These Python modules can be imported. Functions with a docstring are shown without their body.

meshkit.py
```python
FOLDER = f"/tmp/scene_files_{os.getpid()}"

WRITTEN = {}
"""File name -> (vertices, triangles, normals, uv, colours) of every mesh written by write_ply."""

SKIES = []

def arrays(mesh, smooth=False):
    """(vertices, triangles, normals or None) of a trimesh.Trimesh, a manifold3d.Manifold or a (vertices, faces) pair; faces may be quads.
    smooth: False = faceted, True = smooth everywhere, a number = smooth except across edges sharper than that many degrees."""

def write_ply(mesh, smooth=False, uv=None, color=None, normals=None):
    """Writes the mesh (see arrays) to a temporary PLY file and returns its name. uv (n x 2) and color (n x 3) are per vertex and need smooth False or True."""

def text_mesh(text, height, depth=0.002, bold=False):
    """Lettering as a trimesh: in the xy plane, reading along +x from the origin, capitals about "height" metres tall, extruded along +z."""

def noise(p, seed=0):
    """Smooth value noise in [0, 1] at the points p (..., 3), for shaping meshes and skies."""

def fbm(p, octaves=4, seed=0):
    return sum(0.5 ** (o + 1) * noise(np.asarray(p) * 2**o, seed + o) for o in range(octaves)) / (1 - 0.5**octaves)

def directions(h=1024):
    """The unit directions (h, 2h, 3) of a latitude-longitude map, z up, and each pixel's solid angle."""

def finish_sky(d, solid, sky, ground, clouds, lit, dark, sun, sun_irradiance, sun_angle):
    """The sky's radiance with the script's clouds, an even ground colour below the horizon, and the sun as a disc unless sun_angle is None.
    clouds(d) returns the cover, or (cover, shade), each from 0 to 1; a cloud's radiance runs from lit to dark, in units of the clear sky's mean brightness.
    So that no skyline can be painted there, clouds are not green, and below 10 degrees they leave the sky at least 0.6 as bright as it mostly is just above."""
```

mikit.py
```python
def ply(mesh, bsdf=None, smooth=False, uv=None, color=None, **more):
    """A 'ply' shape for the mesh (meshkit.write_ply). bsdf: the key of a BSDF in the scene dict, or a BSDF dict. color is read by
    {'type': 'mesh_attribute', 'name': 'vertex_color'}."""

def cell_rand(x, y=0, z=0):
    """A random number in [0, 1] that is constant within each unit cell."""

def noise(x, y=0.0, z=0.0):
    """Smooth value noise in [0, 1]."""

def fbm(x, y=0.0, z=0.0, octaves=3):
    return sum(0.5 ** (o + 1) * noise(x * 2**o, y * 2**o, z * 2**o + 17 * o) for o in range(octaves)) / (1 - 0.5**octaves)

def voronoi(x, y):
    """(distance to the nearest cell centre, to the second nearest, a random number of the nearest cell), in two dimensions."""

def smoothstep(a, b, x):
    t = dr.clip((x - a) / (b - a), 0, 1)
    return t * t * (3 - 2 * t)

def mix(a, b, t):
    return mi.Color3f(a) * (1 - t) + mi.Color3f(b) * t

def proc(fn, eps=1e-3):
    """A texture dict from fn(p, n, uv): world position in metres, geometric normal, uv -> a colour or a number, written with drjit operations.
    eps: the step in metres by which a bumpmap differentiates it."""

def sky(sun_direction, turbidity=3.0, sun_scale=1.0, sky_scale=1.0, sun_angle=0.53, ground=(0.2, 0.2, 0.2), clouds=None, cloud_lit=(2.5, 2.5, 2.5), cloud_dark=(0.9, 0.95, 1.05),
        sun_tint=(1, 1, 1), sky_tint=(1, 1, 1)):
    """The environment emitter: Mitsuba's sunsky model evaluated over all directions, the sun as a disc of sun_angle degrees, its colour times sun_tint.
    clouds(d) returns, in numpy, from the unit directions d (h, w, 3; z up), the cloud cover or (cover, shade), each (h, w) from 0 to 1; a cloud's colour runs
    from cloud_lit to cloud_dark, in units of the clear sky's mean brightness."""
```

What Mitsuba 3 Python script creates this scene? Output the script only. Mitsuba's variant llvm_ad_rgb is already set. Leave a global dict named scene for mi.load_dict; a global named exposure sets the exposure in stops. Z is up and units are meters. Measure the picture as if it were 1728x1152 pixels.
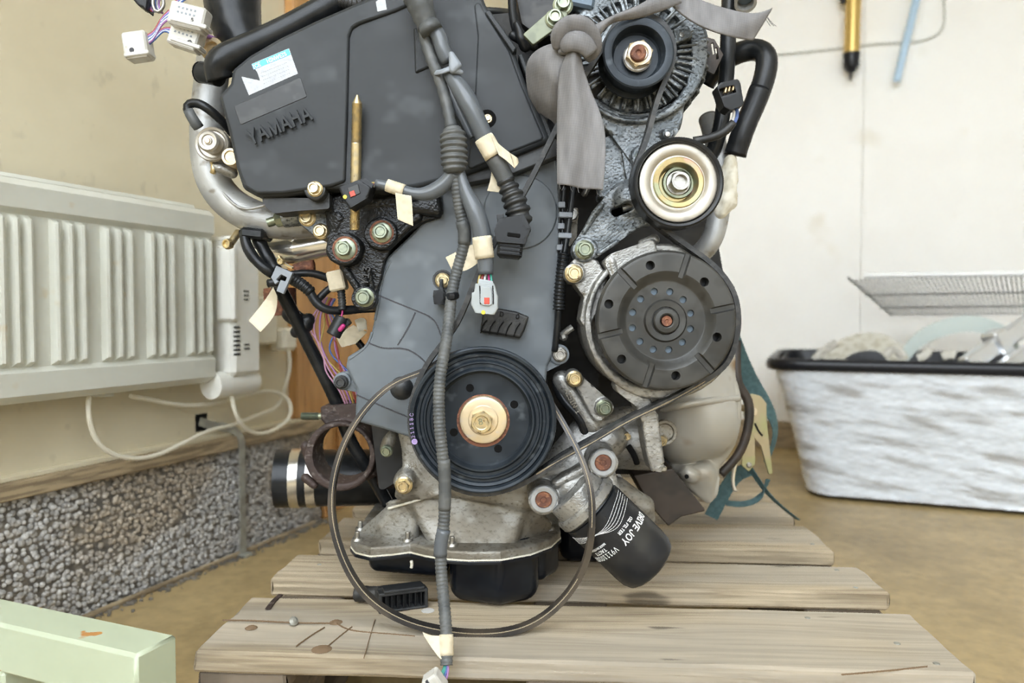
import math, random
import numpy as np, trimesh, shapely, mitsuba as mi, drjit as dr
import manifold3d as m3
import mikit, meshkit
from mikit import proc, fbm, noise, mix, smoothstep, voronoi, cell_rand
from scipy.interpolate import CubicSpline
from shapely.geometry import Polygon
random.seed(7)
rng = np.random.default_rng(7)
T = mi.ScalarTransform4f

# ------------------------------------------------------------------ camera, light, exposure
W0, H0, F0 = 1728.0, 1152.0, 1300.0
EYE = np.array([0.0, 0.0, 0.501])
PITCH = math.atan(46 / F0)
FWD = np.array([0, math.cos(PITCH), -math.sin(PITCH)]); UP = np.array([0, math.sin(PITCH), math.cos(PITCH)])
scene = {"type": "scene"}
labels = {}
scene["camera"] = {"type": "thinlens", "fov": math.degrees(2 * math.atan(864 / F0)), "fov_axis": "x", "aperture_radius": 0.0032, "focus_distance": 0.865,
                   "near_clip": 0.01, "far_clip": 100.0, "to_world": T().look_at(origin=EYE.tolist(), target=(EYE + FWD).tolist(), up=[0, 0, 1])}
# overcast daylight that enters through the wide open front of the workshop, behind the camera
def overcast(d):
    n = meshkit.fbm(d * 3.0, 4, 5)
    return np.full(d.shape[:2], 0.93), np.clip((n - 0.42) * 2.2, 0, 1) * 0.7
scene["sky"] = mikit.sky([-0.5, -0.8, 0.6], turbidity=4, sun_scale=0.0, ground=(0.30, 0.29, 0.27), clouds=overcast, cloud_lit=(1.40, 1.50, 1.60), cloud_dark=(0.85, 0.95, 1.08))
exposure = 5.68

# ------------------------------------------------------------------ pixel <-> place
def ray(px, py):
    return FWD + (px - W0 / 2) / F0 * np.array([1.0, 0, 0]) - (py - H0 / 2) / F0 * UP
def P(px, py, Y):
    r = ray(px, py); return EYE + r * (Y / r[1])
def Z(px, py, z):
    r = ray(px, py); return EYE + r * ((z - EYE[2]) / r[2])
def sc(Y):
    return Y / F0                     # metres per pixel at depth Y
A_ROOM = math.radians(21.7)           # the room is turned against the camera
RO = np.array([-0.705, 1.25, 0.0]); RU = np.array([math.sin(A_ROOM), math.cos(A_ROOM), 0]); RN = np.array([math.cos(A_ROOM), -math.sin(A_ROOM), 0])
RT = np.eye(4); RT[:3, 0] = RN; RT[:3, 1] = RU; RT[:3, 3] = RO
def R2W(t, s, z): return RO + t * RN + s * RU + np.array([0, 0, z])
def on_left(px, py, t):               # (s, z) of a pixel on the plane parallel to the left wall
    r = ray(px, py); k = (t - (EYE - RO) @ RN) / (r @ RN); q = EYE + k * r - RO
    return q @ RU, q[2]
def on_back(px, py, s):               # (t, z) on a plane parallel to the back wall
    r = ray(px, py); k = (s - (EYE - RO) @ RU) / (r @ RU); q = EYE + k * r - RO
    return q @ RN, q[2]

# ------------------------------------------------------------------ scene helpers
def add(key, mesh, mat, smooth=False, label=None, kind=None, **kw):
    k, n = key, 0
    while k in scene:
        n += 1; k = f"{key}_{n:03d}"
    scene[k] = mikit.ply(mesh, mat, smooth=smooth, **kw)
    d = {}
    if label: d["label"] = label
    if kind: d["kind"] = kind
    if d: labels[k] = {**labels.get(k, {}), **d}
    return k
def thing(key, label, cat, group=None):
    k, n = key, 0
    while k in labels or k in scene:
        n += 1; k = f"{key}_{n:03d}"
    labels[k] = {"label": label, "category": cat}
    if group: labels[k]["group"] = group
    return k
def single(key, mesh, mat, label, cat, smooth=False, group=None):
    k = add(key, mesh, mat, smooth); labels[k] = {"label": label, "category": cat}
    if group: labels[k]["group"] = group
    return k
def struct(key, mesh, mat, smooth=False, label=None):
    return add(key, mesh, mat, smooth, label=label, kind="structure")

# ------------------------------------------------------------------ mesh helpers
cat = trimesh.util.concatenate
def to_tm(m):
    q = m.to_mesh(); return trimesh.Trimesh(np.array(q.vert_properties[:, :3]), np.array(q.tri_verts), process=False)
def fix(m):
    if m.volume < 0: m.invert()
    return m
def xf(m, M):
    m = m.copy(); m.apply_transform(M); return m
def rotm(axis, deg, c=(0, 0, 0)): return trimesh.transformations.rotation_matrix(math.radians(deg), axis, c)
def cbox(size, ch=0.002, M=None):
    a, b, c = np.array(size) / 2; ch = min(ch, a * .8, b * .8, c * .8); p = []
    for x in (-1, 1):
        for y in (-1, 1):
            for z in (-1, 1):
                p += [[x * (a - ch), y * (b - ch), z * c], [x * (a - ch), y * b, z * (c - ch)], [x * a, y * (b - ch), z * (c - ch)]]
    m = trimesh.convex.convex_hull(np.array(p))
    if M is not None: m.apply_transform(M)
    return m
def frame(o, x, y, z):
    M = np.eye(4); M[:3, 0], M[:3, 1], M[:3, 2], M[:3, 3] = x, y, z, o; return M
def pbox(px0, py0, px1, py1, Y, depth, ch=0.0015, rot=0):
    """box whose front face fills a pixel rectangle at depth Y, turned by rot degrees in the picture plane"""
    c = P((px0 + px1) / 2, (py0 + py1) / 2, Y); k = sc(Y)
    m = cbox((abs(px1 - px0) * k, depth, abs(py1 - py0) * k), ch)
    m.apply_transform(rotm([0, 1, 0], -rot)); m.apply_translation(c + [0, depth / 2, 0]); return m
def bar(p0, p1, w, h, ch=0.001, up=(0, 1, 0)):
    p0, p1 = np.array(p0, float), np.array(p1, float); d = p1 - p0; L = np.linalg.norm(d); d /= L
    u = np.array(up, float); u -= d * (u @ d); u /= np.linalg.norm(u); v = np.cross(d, u)
    return cbox((L, w, h), ch, frame((p0 + p1) / 2, d, u, v))
def poly(pts_px, Y, r=0.0):
    q = np.array([P(x, y, Y)[[0, 2]] for x, y in pts_px]); g = Polygon(q)
    if not g.is_valid: g = g.buffer(0)
    if r: g = g.buffer(-r, quad_segs=5).buffer(2 * r, quad_segs=5).buffer(-r, quad_segs=5)
    if g.geom_type != "Polygon": g = max(g.geoms, key=lambda a: a.area)
    return g
def disc(px, py, Y, r_px, n=48):
    c = P(px, py, Y); a = np.linspace(0, 2 * np.pi, n, endpoint=False); k = r_px * sc(Y)
    return Polygon(np.stack([c[0] + k * np.cos(a), c[2] + k * np.sin(a)], 1))
def _ring(c, ccw):
    p = np.array(c)[:-1]
    keep = np.linalg.norm(p - np.roll(p, 1, 0), axis=1) > 1e-5; p = p[keep]
    A = np.sum(p[:, 0] * np.roll(p[:, 1], -1) - p[:, 1] * np.roll(p[:, 0], -1))
    return p if (A > 0) == ccw else p[::-1]
def _inset(p, d):
    e = np.roll(p, -1, 0) - p; e /= np.linalg.norm(e, axis=1, keepdims=True) + 1e-12
    n = np.stack([-e[:, 1], e[:, 0]], 1); m = n + np.roll(n, 1, 0); L = np.linalg.norm(m, axis=1, keepdims=True) + 1e-9
    m /= L; s = np.clip(1 / np.maximum((m * n).sum(1, keepdims=True), 0.5), 1, 2)
    return p + m * s * d
def plate(g, y0, y1, b=0.001, steps=3, back=True):
    """shapely polygon in (x, z), metres, extruded from its front at y0 to y1 with a rounded front edge of radius b"""
    g = g.simplify(1.5e-4)
    rings = [_ring(g.exterior.coords, True)] + [_ring(i.coords, False) for i in g.interiors]
    lev = [(b * (1 - math.sin(t)), y0 + b * (1 - math.cos(t))) for t in np.linspace(0, math.pi / 2, steps + 1)] if b > 0 else [(0, y0)]
    lev.append((0, y1)); V, Fc, off = [], [], []
    n = sum(map(len, rings))
    for ins, y in lev:
        for p in rings:
            q = _inset(p, ins) if ins else p; V.append(np.stack([q[:, 0], np.full(len(q), y), q[:, 1]], 1))
    V = np.vstack(V); st = np.cumsum([0] + [len(p) for p in rings])
    for k in range(len(lev) - 1):
        for i, p in enumerate(rings):
            a = k * n + st[i] + np.arange(len(p)); c = k * n + st[i] + (np.arange(len(p)) + 1) % len(p)
            Fc += [np.stack([a, c + n, c], 1), np.stack([a, a + n, c + n], 1)]
    tri = np.array(m3.triangulate([V[st[i]:st[i + 1]][:, [0, 2]] for i in range(len(rings))], -1.0)) if False else np.array(m3.triangulate([p for p in rings]))
    Fc.append(tri)
    if back: Fc.append(tri[:, ::-1] + (len(lev) - 1) * n)
    m = trimesh.Trimesh(V, np.vstack(Fc), process=False); return fix(m)
def pplate(pts_px, Y, t, r=0.002, b=0.001, holes=(), steps=3):
    g = poly(pts_px, Y, r)
    for h in holes: g = g.difference(disc(*h[:2], Y, h[2]) if len(h) == 3 else poly(h, Y, 0.0005))
    return plate(g, Y, Y + t, b, steps)
def lathe(c, prof, n=72, axis=(0, 1, 0)):
    """closed profile [(radius, along the axis)], metres"""
    a = np.array(axis, float); a /= np.linalg.norm(a); u = np.cross(a, [0, 0, 1.0] if abs(a[2]) < .9 else [1.0, 0, 0]); u /= np.linalg.norm(u); v = np.cross(a, u)
    ang = np.linspace(0, 2 * np.pi, n, endpoint=False); V = []; c = np.array(c, float); idx = []
    for r, y in prof:
        if r < 1e-7: idx.append([len(V)] * n); V.append(c + a * y)
        else:
            idx.append(list(range(len(V), len(V) + n))); V += list(c + a * y + r * (np.cos(ang)[:, None] * u + np.sin(ang)[:, None] * v))
    Fc = []
    for i in range(len(prof) - 1):
        A, B = idx[i], idx[i + 1]
        for j in range(n):
            k = (j + 1) % n
            if A[j] != A[k]: Fc.append([A[j], A[k], B[j]])
            if B[j] != B[k]: Fc.append([A[k], B[k], B[j]])
    return fix(trimesh.Trimesh(np.array(V), np.array(Fc), process=False))
def plathe(px, py, Y, prof, n=72):
    """profile radii in pixels at depth Y, depths in millimetres behind Y"""
    return lathe(P(px, py, Y), [(r * sc(Y), y / 1000) for r, y in prof], n)
def spline(pts, step=0.004, closed=False):
    p = np.array(pts, float)
    if closed: p = np.vstack([p, p[:1]])
    if len(p) == 2: 
        n = max(2, int(np.linalg.norm(p[1, :3] - p[0, :3]) / step) + 1); return p[0] + (p[1] - p[0]) * np.linspace(0, 1, n)[:, None]
    t = np.concatenate([[0], np.cumsum(np.linalg.norm(np.diff(p[:, :3], axis=0), axis=1) ** 0.6)])
    c = CubicSpline(t, p, bc_type="periodic" if closed else "natural"); d = c(np.linspace(0, t[-1], 400))
    L = np.concatenate([[0], np.cumsum(np.linalg.norm(np.diff(d[:, :3], axis=0), axis=1))]); n = max(4, int(L[-1] / step) + 1)
    return np.stack([np.interp(np.linspace(0, L[-1], n), L, d[:, i]) for i in range(p.shape[1])], 1)
def sweep(path, rad, n=14, flat=None, closed=False, ref=None):
    """tube along path; rad: number or per-point array; flat: (ratio, direction) squeezes the section along a direction"""
    p = np.array(path, float)[:, :3]; m = len(p); r = np.broadcast_to(rad, (m,))
    t = np.roll(p, -1, 0) - np.roll(p, 1, 0) if closed else np.gradient(p, axis=0)
    t /= np.linalg.norm(t, axis=1, keepdims=True) + 1e-12
    u = np.cross(t[0], [0, 1.0, 0] if abs(t[0][1]) < .9 else [1.0, 0, 0]); U = []
    for i in range(m):
        if ref is not None: u = np.array(ref, float)
        u = u - t[i] * (u @ t[i]); u /= np.linalg.norm(u) + 1e-12; U.append(u.copy())
    U = np.array(U); Vv = np.cross(t, U); a = np.linspace(0, 2 * np.pi, n, endpoint=False)
    k = flat if flat else 1.0
    ring = p[:, None] + r[:, None, None] * (np.cos(a)[None, :, None] * U[:, None] + k * np.sin(a)[None, :, None] * Vv[:, None])
    V = ring.reshape(-1, 3); i, j = np.meshgrid(np.arange(m if closed else m - 1), np.arange(n), indexing="ij"); i2 = (i + 1) % m
    q = np.stack([i * n + j, i * n + (j + 1) % n, i2 * n + (j + 1) % n, i2 * n + j], -1).reshape(-1, 4)
    Fc = [q[:, [0, 1, 2]], q[:, [0, 2, 3]]]
    if not closed:
        V = np.vstack([V, p[:1], p[-1:]]); c0, c1 = len(V) - 2, len(V) - 1; jj = np.arange(n)
        Fc += [np.stack([np.full(n, c0), (jj + 1) % n, jj], 1), np.stack([np.full(n, c1), (m - 1) * n + jj, (m - 1) * n + (jj + 1) % n], 1)]
    return fix(trimesh.Trimesh(V, np.vstack(Fc), process=False))
def pts3(l): return [P(*q[:3]) for q in l]
def ptube(l, r_px, step=0.004, n=14, corr=None, closed=False, flat=None, ref=None, wob=0.0):
    """tube through (px, py, Y[, radius in pixels]); corr = (pitch in m, depth ratio) makes it corrugated"""
    if len(l[0]) == 4: p = spline([np.append(P(*q[:3]), q[3] * sc(q[2])) for q in l], step, closed); r = p[:, 3]
    else: p = spline(pts3(l), step, closed); r = np.full(len(p), r_px * sc(l[0][2]))
    L = np.concatenate([[0], np.cumsum(np.linalg.norm(np.diff(p[:, :3], axis=0), axis=1))])
    if corr: r = r * (1 + corr[1] * np.clip(1.6 * np.sin(2 * np.pi * L / corr[0]), -1, 1))
    if wob: r = r * (1 + wob * (meshkit.noise(np.stack([L * 160, L * 0 + 3, L * 0], 1)) - .5))
    return sweep(p, r, n, flat, closed, ref)
def ribbon(l, w, th, dirs, step=0.004, closed=False):
    """flat band through (x, y, z) points: w = width (number or per point), dirs = width direction (one, or one per point)"""
    k = np.array(l, float); D = np.array(dirs, float); D = np.broadcast_to(D, (len(k), 3)); Wd = np.broadcast_to(w, (len(k),))
    p = spline(np.hstack([k, D, Wd[:, None]]), step, closed)
    c, d, ww = p[:, :3], p[:, 3:6], p[:, 6]; m = len(c)
    t = np.gradient(c, axis=0) if not closed else np.roll(c, -1, 0) - np.roll(c, 1, 0)
    t /= np.linalg.norm(t, axis=1, keepdims=True); d = d - t * (d * t).sum(1, keepdims=True); d /= np.linalg.norm(d, axis=1, keepdims=True); nn = np.cross(t, d)
    sec = [(-.5, -.5), (.5, -.5), (.5, .5), (-.5, .5)]
    V = np.stack([c + d * (a * ww)[:, None] + nn * (b * th) for a, b in sec], 1).reshape(-1, 3)
    i, j = np.meshgrid(np.arange(m if closed else m - 1), np.arange(4), indexing="ij"); i2 = (i + 1) % m
    q = np.stack([i * 4 + j, i * 4 + (j + 1) % 4, i2 * 4 + (j + 1) % 4, i2 * 4 + j], -1).reshape(-1, 4); Fc = [q[:, [0, 1, 2]], q[:, [0, 2, 3]]]
    if not closed: Fc.append(np.array([[0, 2, 1], [0, 3, 2], [4 * m - 4, 4 * m - 3, 4 * m - 2], [4 * m - 4, 4 * m - 2, 4 * m - 1]]))
    return fix(trimesh.Trimesh(V, np.vstack(Fc), process=False))
def pribbon(l, w_px, th, dirs=(0, 1, 0), step=0.004, closed=False):
    Y = l[0][2]; return ribbon(pts3(l), np.array(w_px) * sc(Y), th, dirs, step, closed)
def sheet(left, right, th, nu=14, nv=50, fold=None):
    """cloth between two edge curves of (px, py, Y); fold(u, v) pushes it along Y"""
    a, b = spline(pts3(left), 1e-3), spline(pts3(right), 1e-3)
    ia, ib = [np.linspace(0, len(q) - 1, nv) for q in (a, b)]
    a = np.stack([np.interp(ia, np.arange(len(a)), a[:, i]) for i in range(3)], 1); b = np.stack([np.interp(ib, np.arange(len(b)), b[:, i]) for i in range(3)], 1)
    u = np.linspace(0, 1, nu)[None, :, None]; G = a[:, None] * (1 - u) + b[:, None] * u
    if fold: uu, vv = np.meshgrid(np.linspace(0, 1, nu), np.linspace(0, 1, nv)); G[..., 1] += fold(uu, vv)
    du, dv = np.gradient(G, axis=1), np.gradient(G, axis=0); n = np.cross(du, dv); n /= np.linalg.norm(n, axis=2, keepdims=True) + 1e-12
    A, B = (G + n * th / 2).reshape(-1, 3), (G - n * th / 2).reshape(-1, 3); N = nu * nv
    i, j = np.meshgrid(np.arange(nv - 1), np.arange(nu - 1), indexing="ij"); q = np.stack([i * nu + j, i * nu + j + 1, (i + 1) * nu + j + 1, (i + 1) * nu + j], -1).reshape(-1, 4)
    Fc = [q[:, [0, 1, 2]], q[:, [0, 2, 3]], q[:, [0, 2, 1]] + N, q[:, [0, 3, 2]] + N]
    e = np.concatenate([np.arange(nu), np.arange(1, nv) * nu + nu - 1, (nv - 1) * nu + np.arange(nu - 2, -1, -1), np.arange(nv - 2, 0, -1) * nu]); f = np.roll(e, -1)
    Fc += [np.stack([e, e + N, f], 1), np.stack([f, e + N, f + N], 1)]
    return trimesh.Trimesh(np.vstack([A, B]), np.vstack(Fc), process=False)
# manifold solids for castings
def Mp(pts_px, Y0, Y1, r=0.0):
    g = poly(pts_px, Y0, r) if not hasattr(pts_px, "exterior") else pts_px
    cs = m3.CrossSection([np.array(g.exterior.coords)[:-1]] + [np.array(i.coords)[:-1] for i in g.interiors], m3.FillRule.EvenOdd)
    return cs.extrude(Y1 - Y0).rotate([90, 0, 0]).translate([0, Y1, 0])
def Ms(px, py, Y, r_px): return m3.Manifold.sphere(r_px * sc(Y), 24).translate(list(P(px, py, Y)))
def Mh(*s): return m3.Manifold.batch_hull([Ms(*q) for q in s])
def Mc(p0, p1, r0, r1=None, n=40):
    p0, p1 = np.array(p0, float), np.array(p1, float); d = p1 - p0; L = np.linalg.norm(d); d /= L
    u = np.cross(d, [0, 0, 1.0] if abs(d[2]) < .9 else [1.0, 0, 0]); u /= np.linalg.norm(u); v = np.cross(d, u)
    c = m3.Manifold.cylinder(L, r0, r0 if r1 is None else r1, n)
    return c.transform(np.stack([u, v, d, p0], 1))
def Mcy(px, py, Y0, Y1, r_px, n=48):
    c = P(px, py, Y0); return Mc(c, [c[0], Y1, c[2]], r_px * sc(Y0), n=n)
def Mchain(l, r=None):
    l = [q if len(q) == 4 else (*q, r) for q in l]
    return m3.Manifold.batch_boolean([Mh(a, b) for a, b in zip(l[:-1], l[1:])], m3.OpType.Add)
def union(*m): return m3.Manifold.batch_boolean([x for x in m], m3.OpType.Add)
def soft(m, edge=0.004, it=10, rough=0.0, seed=0, lap=0):
    """a casting: refined, its edges rounded, its skin a little uneven"""
    t = to_tm(m.refine_to_length(edge)); t.merge_vertices()
    if lap: trimesh.smoothing.filter_laplacian(t, lamb=0.5, iterations=lap)
    if it: trimesh.smoothing.filter_taubin(t, lamb=0.5, nu=0.52, iterations=it)
    if rough:
        t.vertices = t.vertices + t.vertex_normals * ((meshkit.fbm(t.vertices * 90, 3, seed) - .5) * rough)[:, None]
    return t
def txt(text, px, py, Y, h_px, ang=0, depth=0.0008, bold=False, sx=1.0, shear=0.0):
    """lettering on a plane that faces the camera: baseline start at a pixel"""
    m = meshkit.text_mesh(text, h_px * sc(Y), depth, bold); m.vertices[:, 0] -= m.vertices[:, 0].min(); m.vertices[:, 0] *= sx
    m.vertices[:, 0] += shear * m.vertices[:, 1]
    v = m.vertices; m = trimesh.Trimesh(np.stack([v[:, 0], -v[:, 2], v[:, 1]], 1), m.faces, process=False)
    m.apply_transform(rotm([0, 1, 0], -ang)); m.apply_translation(P(px, py, Y)); return m
def hexhead(c, r, h, axis=(0, -1, 0), rot=0.0, dish=0.35):
    """hexagon bolt head on c: r = half its width across corners, h = its height along axis"""
    a = np.array(axis, float); a /= np.linalg.norm(a); u = np.cross(a, [0, 0, 1.0] if abs(a[2]) < .9 else [1.0, 0, 0]); u /= np.linalg.norm(u); v = np.cross(a, u)
    V = []; N = 24
    for rr, z, hexa in ((r, 0, 1), (r, h * .82, 1), (r * .84, h, 0), (r * .62, h, 0), (r * .54, h * (1 - dish), 0)):
        for k in range(N):
            t = 2 * np.pi * k / N; q = rr * (math.cos(math.pi / 6) / math.cos((t % (math.pi / 3)) - math.pi / 6) if hexa else 1.0)
            V.append(np.array(c) + a * z + q * (math.cos(t + rot) * u + math.sin(t + rot) * v))
    V.append(np.array(c) + a * h * (1 - dish)); V.append(np.array(c)); Fc = []
    for i in range(4):
        for k in range(N):
            p, q = i * N + k, i * N + (k + 1) % N; Fc += [[p, q, q + N], [p, q + N, p + N]]
    for k in range(N): Fc += [[4 * N + k, 4 * N + (k + 1) % N, 5 * N], [k, 5 * N + 1, (k + 1) % N]]
    return fix(trimesh.Trimesh(np.array(V), np.array(Fc), process=False))
def bolt(parent, px, py, Y, r_hex, r_fl, mat="gold", h=6, rot=0.3, name="bolt", label=None, dish=0.35):
    """flanged bolt whose flange lies on depth Y"""
    k = sc(Y); c = P(px, py, Y); fl = plathe(px, py, Y - 0.0028, [(0, 0), (r_fl * .8, 0), (r_fl, 1.2), (r_fl, 2.9), (0, 2.9)], 32)
    return add(parent + "__" + name, cat([fl, hexhead(c + [0, -0.0026, 0], r_hex * k, h / 1000, (0, -1, 0), rot, dish)]), mat, 28, label=label)
# ------------------------------------------------------------------ materials
def P3(p, s): return p.x * s, p.y * s, p.z * s
def pr(c, rough=.5, metal=0.0, spec=.5, **k):
    c = {"type": "rgb", "value": list(c)} if isinstance(c, (tuple, list)) else c
    return {"type": "twosided", "bsdf": {"type": "principled", "base_color": c, "roughness": rough, "metallic": metal, "specular": spec, **k}}
def blot(c1, c2, s, lo=.4, hi=.65, c3=None, s3=None, lo3=.6, hi3=.75, oct=3):
    def fn(p, n, uv):
        c = mix(c1, c2, smoothstep(lo, hi, fbm(*P3(p, s), oct)))
        if c3 is not None: c = c * (1 - smoothstep(lo3, hi3, fbm(*P3(p + 3.3, s3), 3))) + mi.Color3f(c3) * smoothstep(lo3, hi3, fbm(*P3(p + 3.3, s3), 3))
        return c
    return proc(fn)
def bumped(b, fn, scale, eps=5e-4):
    return {"type": "twosided", "bsdf": {"type": "bumpmap", "tex": proc(fn, eps), "scale": scale, "bsdf": b["bsdf"]}}
M = scene
M["cover_black"] = bumped(pr(blot((.019, .0215, .0235), (.029, .032, .035), 14, c3=(.055, .061, .066), s3=30, lo3=.60, hi3=1.0), .46, spec=.32), lambda p, n, uv: noise(*P3(p, 1400.)), 2.5e-4, 2e-4)
M["plastic_grey"] = pr(blot((.082, .096, .108), (.112, .128, .142), 16, c3=(.165, .185, .20), s3=30, lo3=.55, hi3=1.0), .42)
M["plastic_black"] = pr((.010, .0108, .012), .34, spec=.3)
M["plastic_dark"] = pr(blot((.016, .017, .018), (.030, .031, .031), 60), .45)
M["rubber"] = pr(blot((.007, .008, .009), (.014, .015, .016), 40), .3, spec=.3)
M["rubber_dull"] = pr(blot((.013, .013, .013), (.032, .031, .029), 60), .5)
M["belt"] = pr(blot((.020, .021, .022), (.045, .044, .042), 120), .55)
M["belt_worn"] = pr(blot((.022, .02, .019), (.065, .052, .038), 25, .4, .7), .42)
M["cord_edge"] = pr((.27, .22, .15), .8)
M["knot_brown"] = pr((.16, .105, .06), .8)
M["pulley_black"] = pr(blot((.014, .019, .025), (.026, .033, .041), 30, c3=(.06, .07, .08), s3=90, lo3=.62, hi3=.9), .38, .2, spec=.3)
M["clutch_grey"] = pr(blot((.030, .030, .028), (.052, .051, .047), 28, c3=(.028, .026, .022), s3=60, lo3=.5, hi3=.8), .42, .35)
M["clutch_blue"] = pr((.11, .145, .18), .5, .3)
M["cast_alu"] = bumped(pr(blot((.27, .265, .25), (.38, .375, .355), 40, c3=(.13, .125, .11), s3=320, lo3=.45, hi3=.95), .42, .75), lambda p, n, uv: fbm(*P3(p, 700.), 2), 4e-4, 3e-4)
M["cast_alu_dirty"] = bumped(pr(blot((.32, .31, .28), (.20, .18, .145), 30, c3=(.12, .105, .08), s3=300, lo3=.45, hi3=.95), .5, .6), lambda p, n, uv: fbm(*P3(p, 600.), 2), 5e-4, 3e-4)
M["cast_alu_cold"] = bumped(pr(blot((.25, .27, .285), (.13, .145, .155), 60, c3=(.035, .04, .043), s3=420, lo3=.45, hi3=.85), .45, .6), lambda p, n, uv: fbm(*P3(p, 500.), 2), 8e-4, 3e-4)
M["bell_cream"] = pr(blot((.44, .425, .385), (.36, .34, .29), 10, c3=(.22, .14, .07), s3=26, lo3=.62, hi3=.85), .45, .35)
M["alu_pipe"] = bumped(pr(blot((.33, .33, .32), (.42, .42, .405), 22, c3=(.20, .18, .15), s3=80, lo3=.6, hi3=.85), .48, .55), lambda p, n, uv: fbm(*P3(p, 800.), 2), 3e-4, 3e-4)
M["polished"] = pr((.75, .74, .70), .22, .95)
M["iron_black"] = bumped(pr(blot((.006, .0065, .007), (.012, .0125, .013), 50), .3, spec=.35), lambda p, n, uv: fbm(*P3(p, 420.), 2), 1.1e-3, 3e-4)
M["block_dark"] = pr(blot((.012, .012, .012), (.03, .028, .025), 30), .7)
M["pan_black"] = pr(blot((.005, .006, .009), (.009, .011, .014), 20), .2, spec=.3)
M["gold"] = pr(blot((.62, .50, .28), (.50, .42, .27), 220, c3=(.2, .12, .06), s3=260, lo3=.66, hi3=.85), .32, .9)
M["gold_pale"] = pr(blot((.62, .48, .28), (.57, .47, .32), 40, c3=(.5, .45, .4), s3=120, lo3=.6, hi3=.8), .42, .6)
M["zinc_green"] = pr(blot((.26, .28, .20), (.19, .215, .165), 150), .36, .8)
M["olive_zinc"] = pr(blot((.17, .18, .125), (.13, .14, .10), 90), .42, .4)
M["zinc"] = pr(blot((.42, .41, .38), (.32, .31, .29), 200), .34, .9)
M["white_zinc"] = pr((.86, .84, .78), .25, .9)
M["idler_silver"] = pr(blot((.46, .43, .37), (.38, .35, .30), 30, c3=(.33, .31, .28), s3=70, lo3=.6, hi3=.85), .36, .7)
M["idler_gold"] = pr(blot((.40, .31, .15), (.31, .32, .20), 60, c3=(.50, .30, .23), s3=45, lo3=.55, hi3=.7), .35, .8)
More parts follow.
